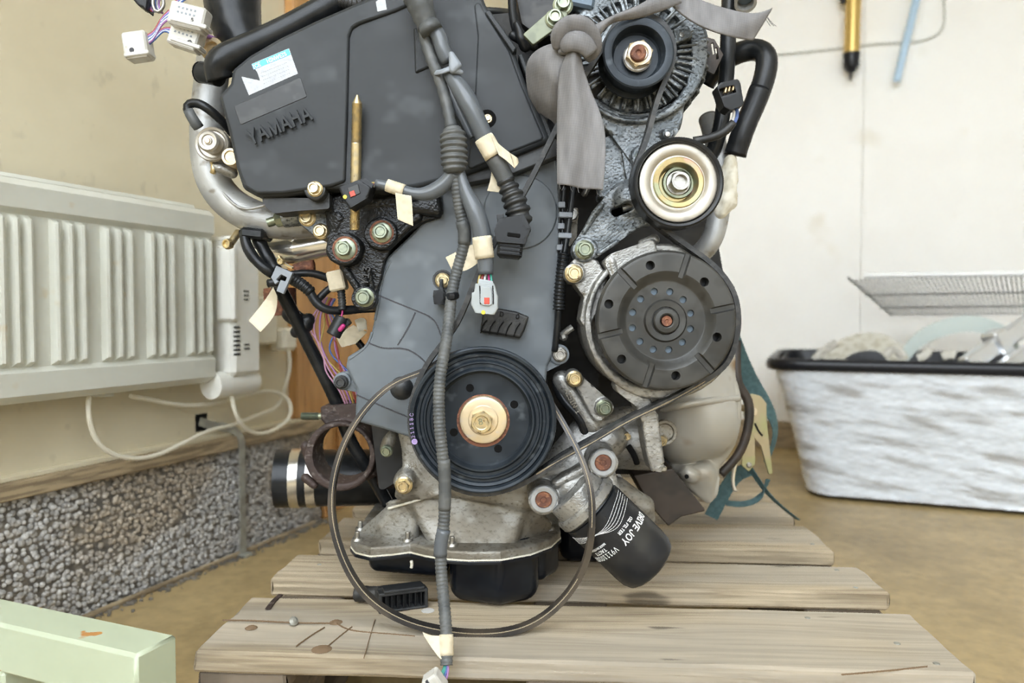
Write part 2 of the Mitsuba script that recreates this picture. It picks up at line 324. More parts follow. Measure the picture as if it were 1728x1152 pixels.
M["rust"] = bumped(pr(blot((.17, .065, .035), (.10, .04, .025), 140, c3=(.26, .12, .06), s3=300, lo3=.55, hi3=.75), .75), lambda p, n, uv: fbm(*P3(p, 600.), 2), 8e-4, 3e-4)
M["rust_dark"] = bumped(pr(blot((.048, .031, .026), (.030, .020, .017), 60, c3=(.11, .09, .08), s3=190, lo3=.6, hi3=.78), .6, .2), lambda p, n, uv: fbm(*P3(p, 500.), 2), 6e-4, 3e-4)
M["boss_white"] = pr(blot((.34, .35, .355), (.27, .27, .26), 90), .4, .25)
M["brown_steel"] = pr(blot((.035, .024, .017), (.020, .015, .011), 40), .5)
M["conduit_grey"] = pr(blot((.060, .064, .065), (.090, .093, .091), 60), .5)
M["sleeve_grey"] = pr((.085, .094, .104), .26)
M["tape_cream"] = pr(blot((.60, .53, .395), (.51, .45, .325), 90), .7)
M["white_plastic"] = pr(blot((.50, .49, .455), (.42, .41, .37), 60, c3=(.35, .33, .28), s3=110, lo3=.68, hi3=.9), .35)
M["white_dirty"] = pr(blot((.62, .59, .50), (.48, .44, .34), 70), .6)
M["conn_grey"] = pr((.30, .325, .33), .38)
M["clip_grey"] = pr((.20, .22, .245), .42)
M["print_dark"] = pr((.03, .03, .035), .6)
M["print_white"] = pr((.78, .78, .76), .5)
M["print_lilac"] = pr((.30, .22, .42), .5)
M["sticker_white"] = pr(blot((.36, .37, .38), (.32, .335, .36), 400, .5, .7), .35)
M["sticker_blue"] = pr((.05, .38, .68), .35)
M["paint_red"] = pr((.50, .06, .035), .4)
M["paint_yellow"] = pr((.75, .55, .05), .45)
M["wire_red"] = pr((.25, .04, .035), .35); M["wire_blue"] = pr((.06, .11, .30), .35); M["wire_violet"] = pr((.28, .14, .32), .35); M["wire_white"] = pr((.6, .6, .6), .35)
M["wire_pink"] = pr((.38, .20, .28), .4); M["wire_green"] = pr((.04, .26, .20), .35); M["wire_yellow"] = pr((.32, .23, .06), .4); M["magenta"] = pr((.36, .02, .13), .35)
def _web(p, n, uv):
    w = .5 + .25 * dr.sin(p.z * 2500 + p.x * 400) + .25 * dr.sin(p.x * 2500 - p.z * 400)
    return mix((.095, .093, .095), (.215, .208, .21), w * .14 + .86 * fbm(p.x * 160, p.y * 45, p.z * 30, 4))
M["webbing"] = bumped(pr(proc(_web), .7, sheen=.5), lambda p, n, uv: .5 + .25 * dr.sin(p.z * 2500 + p.x * 400) + .25 * dr.sin(p.x * 2500 - p.z * 400), 1.2e-4, 2e-4)
M["webbing_green"] = pr(blot((.035, .075, .080), (.05, .10, .105), 200), .75)
M["ratchet_zinc"] = pr(blot((.36, .36, .19), (.40, .34, .22), 30), .36, .7)
M["clamp_steel"] = pr((.68, .64, .57), .22, .95)
M["filter_black"] = pr(blot((.010, .011, .013), (.016, .016, .017), 20, c3=(.075, .07, .055), s3=18, lo3=.5, hi3=1.0), .3, spec=.25)
CP, SP = math.cos(math.radians(3.7)), math.sin(math.radians(3.7))
def _wood(p, n, uv):
    x, y = p.x * CP - p.y * SP, p.x * SP + p.y * CP
    b = dr.floor(y * 7.0)
    w = fbm(x * 1.8 + b * 3.1, y * 9, p.z * 9, 3)
    g = fbm(x * 5 + b * 7.7, y * 170 + w * 14, p.z * 170, 3)
    g2 = fbm(x * 26, y * 700, p.z * 700, 2)
    c = mix((.42, .345, .24), (.275, .22, .147), smoothstep(.35, .72, g))
    c = c * (.84 + .32 * g2)
    c = c * (1 - smoothstep(.50, .78, w) * .42)
    grey = smoothstep(.42, .62, fbm(x * 3, y * 12 + 9, p.z * 6, 3))
    c = c * (1 - .5 * grey) + mi.Color3f(.36, .33, .28) * (.5 * grey)
    dk = smoothstep(.72, .80, fbm(x * 9 + 4, y * 60, p.z * 40, 3))
    return c * (1 - .62 * dk)
M["pallet_wood"] = bumped(pr(proc(_wood), .8, spec=.25), lambda p, n, uv: fbm((p.x * CP - p.y * SP) * 8, (p.x * SP + p.y * CP) * 330, p.z * 330, 3), 1.2e-3, 4e-4)
M["wood_dark"] = pr(blot((.10, .078, .055), (.15, .118, .084), 18), .8)
def _ply(p, n, uv):
    g = fbm(p.x * 60, p.y * 60, p.z * 5, 3)
    return mix((.50, .27, .095), (.40, .20, .065), smoothstep(.3, .7, g))
M["plywood"] = pr(proc(_ply), .5)
def _wall_l(p, n, uv):
    a = fbm(p.x * 4, p.y * 4, p.z * 5, 4)
    c = mix((.60, .54, .39), (.55, .485, .34), smoothstep(.35, .7, a))
    d = smoothstep(.70, .85, fbm(p.x * 40 + 3, p.y * 40, p.z * 22, 3))
    return c * (1 - .12 * d)
M["wall_beige"] = pr(proc(_wall_l), .55, spec=.35)
M["wall_white"] = pr(blot((.88, .875, .85), (.85, .84, .81), 3, c3=(.80, .77, .70), s3=7, lo3=.68, hi3=.9), .6, spec=.3)
def _floor(p, n, uv):
    a = fbm(p.x * 5, p.y * 5, 0.3, 4); b = fbm(p.x * 60, p.y * 60, 1.3, 3)
    c = mix((.36, .265, .125), (.26, .19, .088), smoothstep(.3, .7, a)) * (.8 + .4 * b)
    return c
M["floor_paint"] = pr(proc(_floor), .42, spec=.45)
def _peb(p, n, uv):
    q = cell_rand(dr.floor(p.x * 95), dr.floor(p.y * 95), dr.floor(p.z * 95)); a = fbm(p.x * 5, p.y * 5, p.z * 7, 3)
    c = mix((.42, .405, .38), (.35, .30, .235), smoothstep(.42, .62, a))
    return c * (.62 + .62 * q)
M["pebble"] = pr(proc(_peb), .85, spec=.2)
M["mortar"] = pr(blot((.10, .09, .075), (.17, .15, .12), 60), .9)
def _ledge(p, n, uv):
    a = fbm(p.x * 20, p.y * 20, p.z * 160, 3)
    return mix((.36, .28, .17), (.20, .15, .09), smoothstep(.35, .7, a))
M["ledge_wood"] = pr(proc(_ledge), .7)
M["radiator_white"] = pr(blot((.55, .55, .48), (.50, .495, .425), 8, c3=(.5, .42, .28), s3=30, lo3=.7, hi3=.9), .4)
M["heater_white"] = pr((.66, .65, .59), .4)
M["cable_white"] = pr((.66, .62, .50), .45)
M["galv"] = pr(blot((.36, .36, .31), (.27, .26, .22), 60), .5, .4)
M["slot_dark"] = pr((.006, .006, .006), .9, spec=.1)
def _mint(p, n, uv):
    d = smoothstep(.71, .745, fbm(p.x * 42 + 1, p.y * 42, p.z * 42 + 2, 3))
    a = fbm(p.x * 9, p.y * 9, p.z * 9, 3)
    c = mix((.44, .485, .355), (.39, .435, .31), a)
    return c * (1 - d) + mi.Color3f(.42, .20, .06) * d
M["mint_paint"] = pr(proc(_mint), .35)
M["tub_black"] = pr((.010, .011, .014), .3, spec=.3)
def _film(p, n, uv):
    a = fbm(p.x * 9 + p.z * 7, p.y * 9, p.z * 42 + p.x * 5, 4); b = fbm(p.x * 60, p.y * 60, p.z * 130, 3)
    c = mix((.60, .64, .69), (.33, .33, .33), smoothstep(.45, .75, a))
    return c * (.75 + .5 * b)
M["stretch_film"] = pr(proc(_film), .16, spec=.8, clearcoat=.6, clearcoat_gloss=.9)
M["rack_white"] = pr((.74, .75, .75), .35); M["rack_bar"] = pr((.20, .205, .20), .4, .3)
M["alu_bright"] = pr((.80, .82, .85), .28, .8)
M["pale_green"] = pr((.50, .56, .53), .35)
M["brass"] = pr((.62, .43, .14), .3, .6)
M["blue_tube"] = pr((.42, .58, .75), .3)
M["cord_pale"] = pr((.55, .56, .53), .5)
M["ceiling_white"] = pr((.60, .60, .58), .7)
M["front_dim"] = pr((.25, .25, .25), .7)
# ------------------------------------------------------------------ the room (local axes: t = into the room from the left wall, s = along it, z up)
def rbox(t0, t1, s0, s1, z0, z1, ch=0.001):
    m = cbox((t1 - t0, s1 - s0, z1 - z0), ch); m.apply_translation([(t0 + t1) / 2, (s0 + s1) / 2, (z0 + z1) / 2]); return xf(m, RT)
S_BACK, T_R, S_F, ZC = 2.15, 2.9, -3.6, 2.7
PLZ = 0.228
struct("floor", rbox(-.4, T_R + .2, -7.0, S_BACK + .2, -.1, 0), "floor_paint", label="yellowish brown painted workshop floor")
struct("ceiling", rbox(-.4, T_R + .2, -1.3, S_BACK + .2, ZC, ZC + .1), "ceiling_white")
struct("wall_front", rbox(-.4, T_R + .2, S_F - .2, S_F, 0, 1.0), "front_dim")
wl = struct("wall_left", cat([rbox(-.30, -.018, S_F, on_left(487, 600, -.018)[0] - .0005, PLZ, ZC), rbox(-.30, -.018, on_left(487, 600, -.018)[0] - .0005, S_BACK, 2.1005, ZC), rbox(-.30, -.018, on_left(700, 600, -.018)[0] + .0005, S_BACK, 0, 2.1)]), "wall_beige", label="beige painted wall panel behind the radiator")
wb = struct("wall_back", rbox(-.3, T_R, S_BACK + .012, S_BACK + .15, 0, ZC), "wall_white", label="bright off-white wall at the back")
tb, _ = on_back(1455, 300, S_BACK)
for a, b in ((-.2, tb - 1.2), (tb - 1.1985, tb - .0008), (tb + .0008, tb + 1.2), (tb + 1.2015, T_R)):
    if b > a: struct(wb + "__panel", rbox(a, b, S_BACK, S_BACK + .0115, .10, ZC, .0006), "wall_white")
struct("baseboard_back", rbox(-.1, T_R, S_BACK - .012, S_BACK + .002, 0, .10, .002), "ledge_wood", label="dark skirting strip at the foot of the white wall")
struct("wall_right", rbox(T_R, T_R + .2, S_F, S_BACK, 0, ZC), "wall_white")
# block plinth of exposed clay pebbles under the panel
pw = struct("wall_base", rbox(-.25, -.006, -1.2, .66, 0, PLZ), "mortar", label="rough grey wall base of exposed clay pebbles")
ico = trimesh.creation.icosphere(1, 1.0); V, Fc, n0 = [], [], 0
for s in np.arange(-.55, .66, .0088):
    for z in np.arange(.004, PLZ - .002, .0086):
        if rng.random() < .05: continue
        r = rng.uniform(.0038, .0058); c = np.array([-.006 + rng.uniform(-.0022, .0016), s + rng.uniform(-.0035, .0035), z + rng.uniform(-.0035, .0035)])
        v = ico.vertices * r * rng.uniform(.8, 1.15, 3) + c; V.append(v); Fc.append(ico.faces + n0); n0 += len(v)
peb = xf(trimesh.Trimesh(np.vstack(V), np.vstack(Fc), process=False), RT)
add(pw + "__pebble", peb, "pebble", True, label="small grey and tan clay pebbles", kind="stuff")
struct("wall_base_front", rbox(-.25, -.004, S_F, -.551, 0, PLZ), "mortar")
# crumbs and dirt along the foot of the plinth
V, Fc, n0 = [], [], 0
for i in range(700):
    s = rng.uniform(-.5, .66); d = abs(rng.normal(0, .014)); r = rng.uniform(.0012, .0042)
    v = ico.vertices * r * rng.uniform(.6, 1.2, 3) + [d + .002, s, r * .4]; V.append(v); Fc.append(ico.faces + n0); n0 += len(v)
k = add("floor__crumb", xf(trimesh.Trimesh(np.vstack(V), np.vstack(Fc), process=False), RT), "mortar", True, label="brown crumbs and dirt along the wall foot", kind="stuff")
struct("trim_1", rbox(-.03, .012, -1.2, .668, PLZ - .003, PLZ + .024, .002), "ledge_wood", label="worn wooden sill strip between the panel and the pebble wall base")
struct("trim_2", rbox(-.02, .003, -1.2, .62, PLZ + .024, PLZ + .031, .001), "wall_beige")
struct("trim_3", cat([rbox(.002, .010, -1.2, .62, 0, .010, .003)]), "ledge_wood", label="dirty bead along the foot of the wall base")
# wooden door that follows the panel in the left wall
sd, _ = on_left(487, 600, -.018); se_, _ = on_left(700, 600, -.018)
dr_ = struct("door_1", rbox(-.10, -.022, sd, se_, 0, 2.1), "plywood", label="orange-brown wooden door leaf behind the hoses")
struct("door_1__frame", rbox(-.10, .004, sd + .0005, sd + .03, PLZ + .032, 2.1, .003), "plywood")
struct("door_1__frame", rbox(-.10, .002, .668, .70, 0, PLZ + .03, .003), "plywood")
struct("door_1__panel", rbox(-.022, -.014, .75, se_ - .06, .1, 2.0, .003), "plywood")

# ------------------------------------------------------------------ radiator
rad = thing("radiator", "cream white panel radiator with ribbed front on the left wall", "radiator")
s1, zt = on_left(361, 354, .07); _, zb = on_left(361, 646, .07); s0 = -.75
def lprof(prof, s0, s1):           # (t, z) outline pulled along s
    g = Polygon(prof); m = trimesh.creation.extrude_polygon(g, s1 - s0, engine="earcut")
    v = m.vertices; m = trimesh.Trimesh(np.stack([v[:, 0], v[:, 2] + s0, v[:, 1]], 1), m.faces, process=False); return xf(fix(m), RT)
add(rad + "__panel", lprof([(.022, zb + .004), (.05, zb), (.068, zb + .012), (.070, zb + .045), (.060, zb + .052), (.060, zt - .052), (.070, zt - .044), (.070, zt - .012), (.060, zt - .002), (.052, zt), (.022, zt)], s0, s1), "radiator_white", 30)
add(rad + "__top_rail", lprof([(.010, zt - .004), (.010, zt + .010), (.030, zt + .010), (.034, zt + .004), (.034, zt - .004)], s0, s1 - .01), "radiator_white")
fx = [7.6, 32.5, 55.4, 101, 124, 145, 186, 206, 225, 261, 279, 295, 327, 343, 358]
fs = [on_left(x, 480, .074)[0] for x in fx]; gap = np.mean([fs[3 * i + 3] - fs[3 * i] for i in range(4)]); d3 = fs[2] - fs[0]
fs += [fs[0] - gap * k + q * d3 / 2 for k in (1, 2) for q in (0, 1, 2)]
for s in fs:
    hw = d3 / 2 * .27; g = np.array([[.058, s - hw * 1.15], [.072, s - hw * .7], [.0735, s], [.072, s + hw * .7], [.058, s + hw]])
    z0, z1 = zb + .052, zt - .052; V = np.vstack([np.c_[g, np.full(5, z0)], np.c_[g * [1, 1], np.full(5, z1)]])
    V[[1, 2, 3], 2] += .008; V[[6, 7, 8], 2] -= .008
    add(rad + "__rib", xf(trimesh.convex.convex_hull(V), RT), "radiator_white")
for s in (s1 - .42, s1 - .2):
    add(rad + "__bracket", rbox(-.018, .03, s - .01, s + .01, zb - .008, zb + .012), "radiator_white")
# heater control on its right end
ht = thing("thermostat_control", "white slatted thermostat box at the right end of the radiator", "heater control")
sa, za = on_left(372, 640, .09); sb, zc = on_left(421, 458, .06); sa = max(sa, s1 + .014)
add(ht + "__body", rbox(.02, .088, sa + .012, sb, zb + .01, zt - .045, .008), "heater_white")
add(ht + "__button", cat([rbox(.055, .098, sa + .001, sa + .016, zb + .115, zt - .065, .005)]), "heater_white")
add(ht + "__sleeve", to_tm(Mc(R2W(.055, sa - .012, zb - .006), R2W(.055, sb + .006, zb - .006), .026)), "heater_white", 30)
for i in range(7):
    z = zb + .05 + i * .0085
    add(ht + "__slot", rbox(.06, .0895, sa + .0165, sa + .030, z, z + .004, .0003), "slot_dark")
for z in (zb + .155, zb + .163, zb + .171, zb + .06, zb + .068): add(ht + "__slot", rbox(.0855, .0893, sa + .042, sa + .056, z, z + .003, .0003), "slot_dark")

# socket, plug, cables
sk = thing("wall_socket", "cream wall socket box beside the thermostat", "socket")
q0, z0 = on_left(423, 583, .02); q1, z1 = on_left(470, 500, .02)
add(sk + "__box", rbox(-.018, .02, q0, q1, z0, z1, .006), "cable_white")
q2, z2 = on_left(478, 592, .03); q3, z3 = on_left(500, 552, .03)
add(sk + "__plug", rbox(-.010, .035, q2, q3, z2, z3, .007), "cable_white")
def wcab(l, r, t, mat, step=.006):
    pts = [R2W(q[2], *on_left(*q)) for q in l]
    return sweep(spline(pts, step), r, 10)
single("power_cable", wcab([(389, 660, .06), (394, 684, .07), (405, 712, .07), (432, 731, .06), (468, 722, .05), (490, 698, .05), (486, 674, .04), (462, 661, .03), (425, 664, .025), (380, 676, .02), (320, 684, .02), (262, 676, .015), (220, 668, .02)], .0042, .05, "cable_white"), "cable_white", "thick white cable looping down from the thermostat box", "cable", 40)
single("power_cable", wcab([(487, 590, .03), (489, 620, .03), (482, 650, .025), (470, 682, .02), (440, 698, .02), (395, 716, .02), (350, 728, .03), (300, 752, .03), (255, 770, .035), (212, 772, .04), (176, 757, .04), (156, 728, .04), (149, 690, .04), (150, 670, .03)], .0040, .03, "cable_white"), "cable_white", "white cable hanging in a long bow under the radiator to the plug", "cable", 40)
# galvanised strap over the plinth, hole in the panel
q, zz = on_left(408, 850, .012)
gs = thing("wall_strap", "grey galvanised metal strap bent over the pebble wall base", "bracket")
qa, za_ = on_left(345, 706, .0)
pts = [R2W(.014, q, .004), R2W(.014, q, .10), R2W(.014, q, PLZ - .005), R2W(.013, q, PLZ + .012), R2W(.006, q - .012, PLZ + .034), R2W(-.008, q - .05, PLZ + .048), R2W(-.016, q - .085, PLZ + .062)]
add(gs + "__bar", ribbon(pts, .017, .003, [RU, RU, RU, RU, RU + [0, 0, .6], RU * .4 + [0, 0, .9], RU * .4 + [0, 0, .9]]), "galv", 40)
add(gs + "__foot", rbox(.004, .03, q - .011, q + .011, .0, .006, .001), "galv")
qh, zh = on_left(338, 712, -.017)
struct("wall_left__cable_hole", rbox(-.018, -.0165, qh - .012, qh + .018, zh - .018, zh + .016, .0003), "slot_dark")

# ------------------------------------------------------------------ green steel beam, bottom left
gb = thing("steel_beam", "pale mint green painted steel beam with chipped paint on the floor at lower left", "beam")
A, B = P(0, 1059, .81), P(229, 1098, .735); d = B - A; d[2] = 0; L = np.linalg.norm(d); d /= L; nrm = np.array([-d[1], d[0], 0]); zt_ = (A[2] + B[2]) / 2
Bm = B * [1, 1, 0] + [0, 0, zt_]; hB, wB = .054, .052
ctr = Bm - d * .35 + nrm * wB / 2 - [0, 0, hB / 2]
add(gb + "__beam", cbox((.70, wB, hB), .0035, frame(ctr, d, nrm, [0, 0, 1])), "mint_paint", 40)
ctr2 = Bm - d * .60 + nrm * wB / 2; ctr2[2] = (zt_ - hB) / 2
add(gb + "__leg", cbox((.05, .05, zt_ - hB), .003, frame(ctr2, d, nrm, [0, 0, 1])), "mint_paint")
ctr3 = Bm - d * .22 + nrm * wB / 2; ctr3[2] = (zt_ - hB) / 2
add(gb + "__leg", cbox((.05, .05, zt_ - hB), .003, frame(ctr3, d, nrm, [0, 0, 1])), "mint_paint")

# ------------------------------------------------------------------ storage tub on the right
def bk(px, py, s): t, z = on_back(px, py, s); return t, z
SB0 = 1.28
t0, zr = on_back(1292, 612, SB0); tA, _ = on_back(1372, 822, SB0)
t0b, _ = on_back(1312, 640, SB0 + .02)
def rring(t0, t1, s0, s1, z, r):   # rounded rectangle loop
    g = shapely.box(t0 + r, s0 + r, t1 - r, s1 - r).buffer(r, quad_segs=6); p = np.array(g.exterior.coords)[:-1]
    g2 = []; n = 160; Lr = g.exterior.length
    for i in range(n): q = g.exterior.interpolate(i / n * Lr); g2.append((q.x, q.y, z))
    return np.array(g2)
def loft(rings, cap0=True, cap1=False):
    n = len(rings[0]); V = np.vstack(rings); Fc = []
    for k in range(len(rings) - 1):
        a = k * n + np.arange(n); b = k * n + (np.arange(n) + 1) % n; Fc += [np.stack([a, b, b + n], 1), np.stack([a, b + n, a + n], 1)]
    for cap, base in ((cap0, 0), (cap1, (len(rings) - 1) * n)):
        if cap: V = np.vstack([V, V[base:base + n].mean(0)]); a = base + np.arange(n); b = base + (np.arange(n) + 1) % n; c = np.full(n, len(V) - 1); Fc.append(np.stack([a, b, c] if base else [b, a, c], 1))
    return trimesh.Trimesh(V, np.vstack(Fc), process=False)
tub = thing("storage_tub", "black plastic tub wrapped in shiny stretch film, full of metal parts", "tub")
TW, TD = 1.15, .62; r_in = .045
t1, s_1 = t0 + TW, SB0 + TD
zb_, z_rim = .02, zr
tap = tA - t0b
outer = [rring(t0b + tap * (1 - k), t1 - .03 - tap * (1 - k), SB0 + .02 + .05 * (1 - k), s_1 - .02 - .04 * (1 - k), zb_ + (z_rim - zb_) * k, .06) for k in np.linspace(0, 1, 6)]
inner = [rring(t0b + .008 + tap * (1 - k), t1 - .04 - tap * (1 - k), SB0 + .03 + .05 * (1 - k), s_1 - .03 - .04 * (1 - k), zb_ + .012 + (z_rim - zb_) * k, .052) for k in np.linspace(1, 0.55, 4)]
add(tub + "__body", xf(fix(loft(outer + inner, True, True)), RT), "tub_black", 40)
rp = [xf(trimesh.Trimesh(rring(t0 + .008, t1, SB0 + .006, s_1, z_rim - .004, .07), np.array([[0, 1, 2]]), process=False), RT).vertices][0]
add(tub + "__rim", sweep(rp, .0165, 12, flat=.75, closed=True, ref=[0, 0, 1]), "tub_black", 40)
fl = []
for k in np.linspace(0, 1, 60):
    g = rring(t0b + tap * (1 - k) - .008, t1 - .022 - tap * (1 - k), SB0 + .012 + .05 * (1 - k), s_1 - .012 - .04 * (1 - k), .012 + (z_rim - .03) * k, .07); fl.append(g)
fl = [np.vstack([g[:-1] + (g[1:] - g[:-1]) * f for f in np.linspace(0, 1, 4, endpoint=False)]).reshape(4, -1, 3).transpose(1, 0, 2).reshape(-1, 3) for g in fl]
Ff = np.array(fl); cc = Ff.mean(axis=(0, 1)); out = Ff - cc; out[..., 2] = 0; out /= np.linalg.norm(out, axis=2, keepdims=True)
sk_ = Ff + np.stack([Ff[..., 2] * .5, 0 * Ff[..., 2], Ff[..., 0] * .07], -1); w = meshkit.fbm(sk_ * [6, 6, 48], 4, 3) - .5; w2 = meshkit.fbm(sk_ * [40, 40, 75], 3, 9) - .5; low = np.clip(1 - (Ff[..., 2:] - .012) / .16, 0, 1)[..., 0]
Ff = Ff + out * (w * .009 + w2 * .0045 * (.5 + 1.5 * low) + .006 * low + .004)[..., None]
add(tub + "__film", xf(fix(loft(list(Ff), False, False)), RT), "stretch_film", True, label="wrinkled clear stretch film around the tub")
# what lies in the tub
def bq(px, py, s): t, z = on_back(px, py, s); return R2W(t, s, z)
rk = thing("wire_rack", "white wire shelf rack tilted in the tub against the wall", "rack")
a, b = bq(1458, 465, 1.62), bq(1745, 461, 1.62); c_, d_ = bq(1504, 531, 2.0), bq(1745, 529, 2.0)
add(rk + "__front_bar", sweep(spline([a, b], .02), .0085, 10), "rack_white", 40)
e0 = bq(1432, 469, 1.60)
add(rk + "__side_bar", sweep(spline([e0, c_], .02), .004, 8), "rack_bar", 40); add(rk + "__back_bar", sweep(spline([c_, d_], .02), .003, 8), "rack_white", 40)
for i in range(38):
    f = (i + .5) / 38; p, q = e0 + (b - e0) * f, c_ + (d_ - c_) * f
    add(rk + "__wire", sweep(np.array([p - [0, 0, .006], p * .6 + q * .4 - [0, 0, .006], q]), .0022, 5), "rack_bar", True)
for f in (.35, .7): add(rk + "__cross_wire", sweep(spline([e0 * (1 - f) + c_ * f - [0, 0, .01], b * (1 - f) + d_ * f - [0, 0, .01]], .02), .0026, 6), "rack_bar", True)
single("curved_trim", ribbon([bq(x, y, 1.62) for x, y in [(1522, 612), (1536, 588), (1562, 566), (1600, 551), (1640, 546), (1680, 557), (1705, 580), (1712, 610)]], [.022, .034, .042, .046, .046, .042, .034, .022], .012, [0, 0, 1]), "pale_green", "pale green curved plastic arch sticking out of the tub", "trim piece", 40)
al = thing("alloy_rail", "bright aluminium rail leaning out of the tub at its right end", "rail")
p, q = bq(1628, 618, 1.40), bq(1760, 528, 1.62); add(al + "__rail", bar(p, q, .03, .045, .004), "alu_bright"); add(al + "__clamp", bar(p * .66 + q * .34, p * .52 + q * .48, .05, .075, .006), "alu_bright")
p, q = bq(1662, 640, 1.38), bq(1765, 570, 1.52); single("alloy_rail", bar(p, q, .03, .03, .004), "alu_bright", "thinner aluminium rail lying below the clamped rail in the tub", "rail")
for pts, lab in (([(1374, 607), (1392, 590), (1412, 578)], "white plastic strip poking over the left end of the tub rim"), ([(1494, 600), (1508, 588), (1524, 603)], "white plastic bracket on the middle of the tub rim"), ([(1548, 604), (1560, 600), (1568, 588)], "small white plastic bit right of the white bracket on the tub rim"), ([(1590, 602), (1604, 598), (1612, 600)], "flat white plastic scrap nearest the aluminium rail on the tub rim")):
    single("plastic_scrap", sweep(spline([bq(x, y, SB0 + .01) for x, y in pts], .008), .011, 8, flat=.6), "white_plastic", lab, "scrap", 40)
single("plastic_sheet", ribbon([bq(x, y, 1.5) for x, y in [(1398, 612), (1420, 590), (1450, 578), (1490, 580), (1520, 612)]], .05, .004, [0, 0, 1]), "white_dirty", "thin curved plastic sheet behind the white scraps in the tub", "sheet", 40)

# ------------------------------------------------------------------ on the white wall
gg = thing("grease_gun", "brass coloured grease gun with black nozzle hanging on the white wall", "tool")
def bb(px, py): t, z = on_back(px, py, S_BACK - .05); return R2W(t, S_BACK - .05, z)
p, q = bb(1442, -60), bb(1437, 92); ax = (q - p) / np.linalg.norm(q - p); Lg = np.linalg.norm(q - p)
add(gg + "__barrel", lathe(p, [(0, 0), (.026, 0), (.026, Lg), (0, Lg)], 32, ax), "brass", 40)
add(gg + "__nozzle", lathe(q, [(0, -.004), (.029, -.004), (.029, .004), (.0265, .008), (.0265, .042), (.014, .060), (.006, .064), (.004, .09), (0, .092)], 32, ax), "tub_black", 40)
add(gg + "__handle", sweep(spline([bb(1433, -50), bb(1422, -10), bb(1424, 6)], .01), .010, 10), "tub_black", 40)
single("blue_tube", sweep(spline([bb(1556, -40), bb(1534, 50), bb(1513, 137)], .02), .0125, 14), "blue_tube", "light blue plastic tube hanging on the white wall", "tube", 40)
def bw(px, py): t, z = on_back(px, py, S_BACK - .006); return R2W(t, S_BACK - .006, z)
single("pale_cord", sweep(spline([bw(1300, 94), bw(1318, 92), bw(1400, 83), bw(1480, 74), bw(1545, 70), bw(1575, 62), bw(1590, 48), bw(1594, 20), bw(1591, -30)], .01), .0042, 8), "cord_pale", "pale cord running across the white wall behind the grease gun", "cord", 40)

# ------------------------------------------------------------------ pallet
pal = thing("pallet", "weathered grey wooden pallet carrying the engine", "pallet")
ZP = .144; FL, FR = Z(325, 1097, ZP), Z(1651, 1136, ZP); dx = (FR - FL); wP = np.linalg.norm(dx); dx /= wP; dy = np.array([-dx[1], dx[0], 0])
def pl(x, y, z): return FL + dx * x + dy * y + np.array([0, 0, z - ZP])
def board(x0, x1, y0, y1, z0, z1, seed, ch=.003):
    m = cbox((x1 - x0, y1 - y0, z1 - z0), ch); m = m.subdivide_to_size(.03); r = np.random.default_rng(seed)
    v = m.vertices; v[:, 1] += (meshkit.fbm(np.c_[v[:, 0] * 7, np.sign(v[:, 1]) * 5 + seed, v[:, 2] * 30], 3, seed) - .5) * .010
    v[:, 2] += (meshkit.fbm(np.c_[v[:, 0] * 5, v[:, 1] * 12, v[:, 0] * 0 + seed], 3, seed + 3) - .5) * .004 * (v[:, 2] > 0)
    v[:, 0] += (meshkit.noise(np.c_[np.sign(v[:, 0]) * 9, v[:, 1] * 40, v[:, 2] * 60], seed) - .5) * .006 * (abs(v[:, 0]) > (x1 - x0) / 2 - .01)
    m.vertices = v; m.apply_transform(frame(pl((x0 + x1) / 2, (y0 + y1) / 2, (z0 + z1) / 2), dx, dy, [0, 0, 1])); return m
rows = [(0, .155, 0, 0), (.222, .326, -.002, .006), (.398, .538, .008, -.004), (.60, .70, .004, -.002), (.765, .905, -.004, .004), (.975, 1.12, 0, 0)]
for i, (a, b, e0_, e1_) in enumerate(rows): add(pal + "__deck_board", board(e0_, wP + e1_, a, b, ZP - .024, ZP, 11 + i), "pallet_wood", 30)
for i, x in enumerate((.0, wP / 2 - .05, wP - .10)):
    add(pal + "__stringer", board(x + .002, x + .098, .004, 1.116, ZP - .047, ZP - .0245, 31 + i), "wood_dark")
    add(pal + "__bottom_board", board(x + .002, x + .098, .004, 1.116, 0, .022, 41 + i), "wood_dark")
    for j, y in enumerate((.004, .49, .975)): add(pal + "__block", board(x + .002, x + .098, y, y + .14, .0225, ZP - .0475, 51 + i * 3 + j), "wood_dark")
for px, py in ((493, 1053), (1514, 1086), (1444, 992), (1371, 918), (539, 953), (1580, 1120), (1363, 1043), (1412, 962)):
    c = Z(px, py, ZP); add(pal + "__nail", lathe(c, [(0, .0016), (.003, .0012), (.0036, 0), (0, -.002)], 14, (0, 0, 1)), "galv", 30)
c = Z(495, 1054, ZP)
sw = thing("loose_screw", "small grey screw lying loose on the front pallet board", "screw")
add(sw + "__head", lathe(c + [0, 0, .004], [(0, 0), (.0052, .0005), (.0055, .0018), (.002, .004), (0, .004)], 18, (.5, -.5, .6)), "galv", 30)
add(sw + "__shank", to_tm(Mc(c + [0, 0, .004], c + [-.006, .009, .0022], .0018, .001, 10)), "galv", 30)
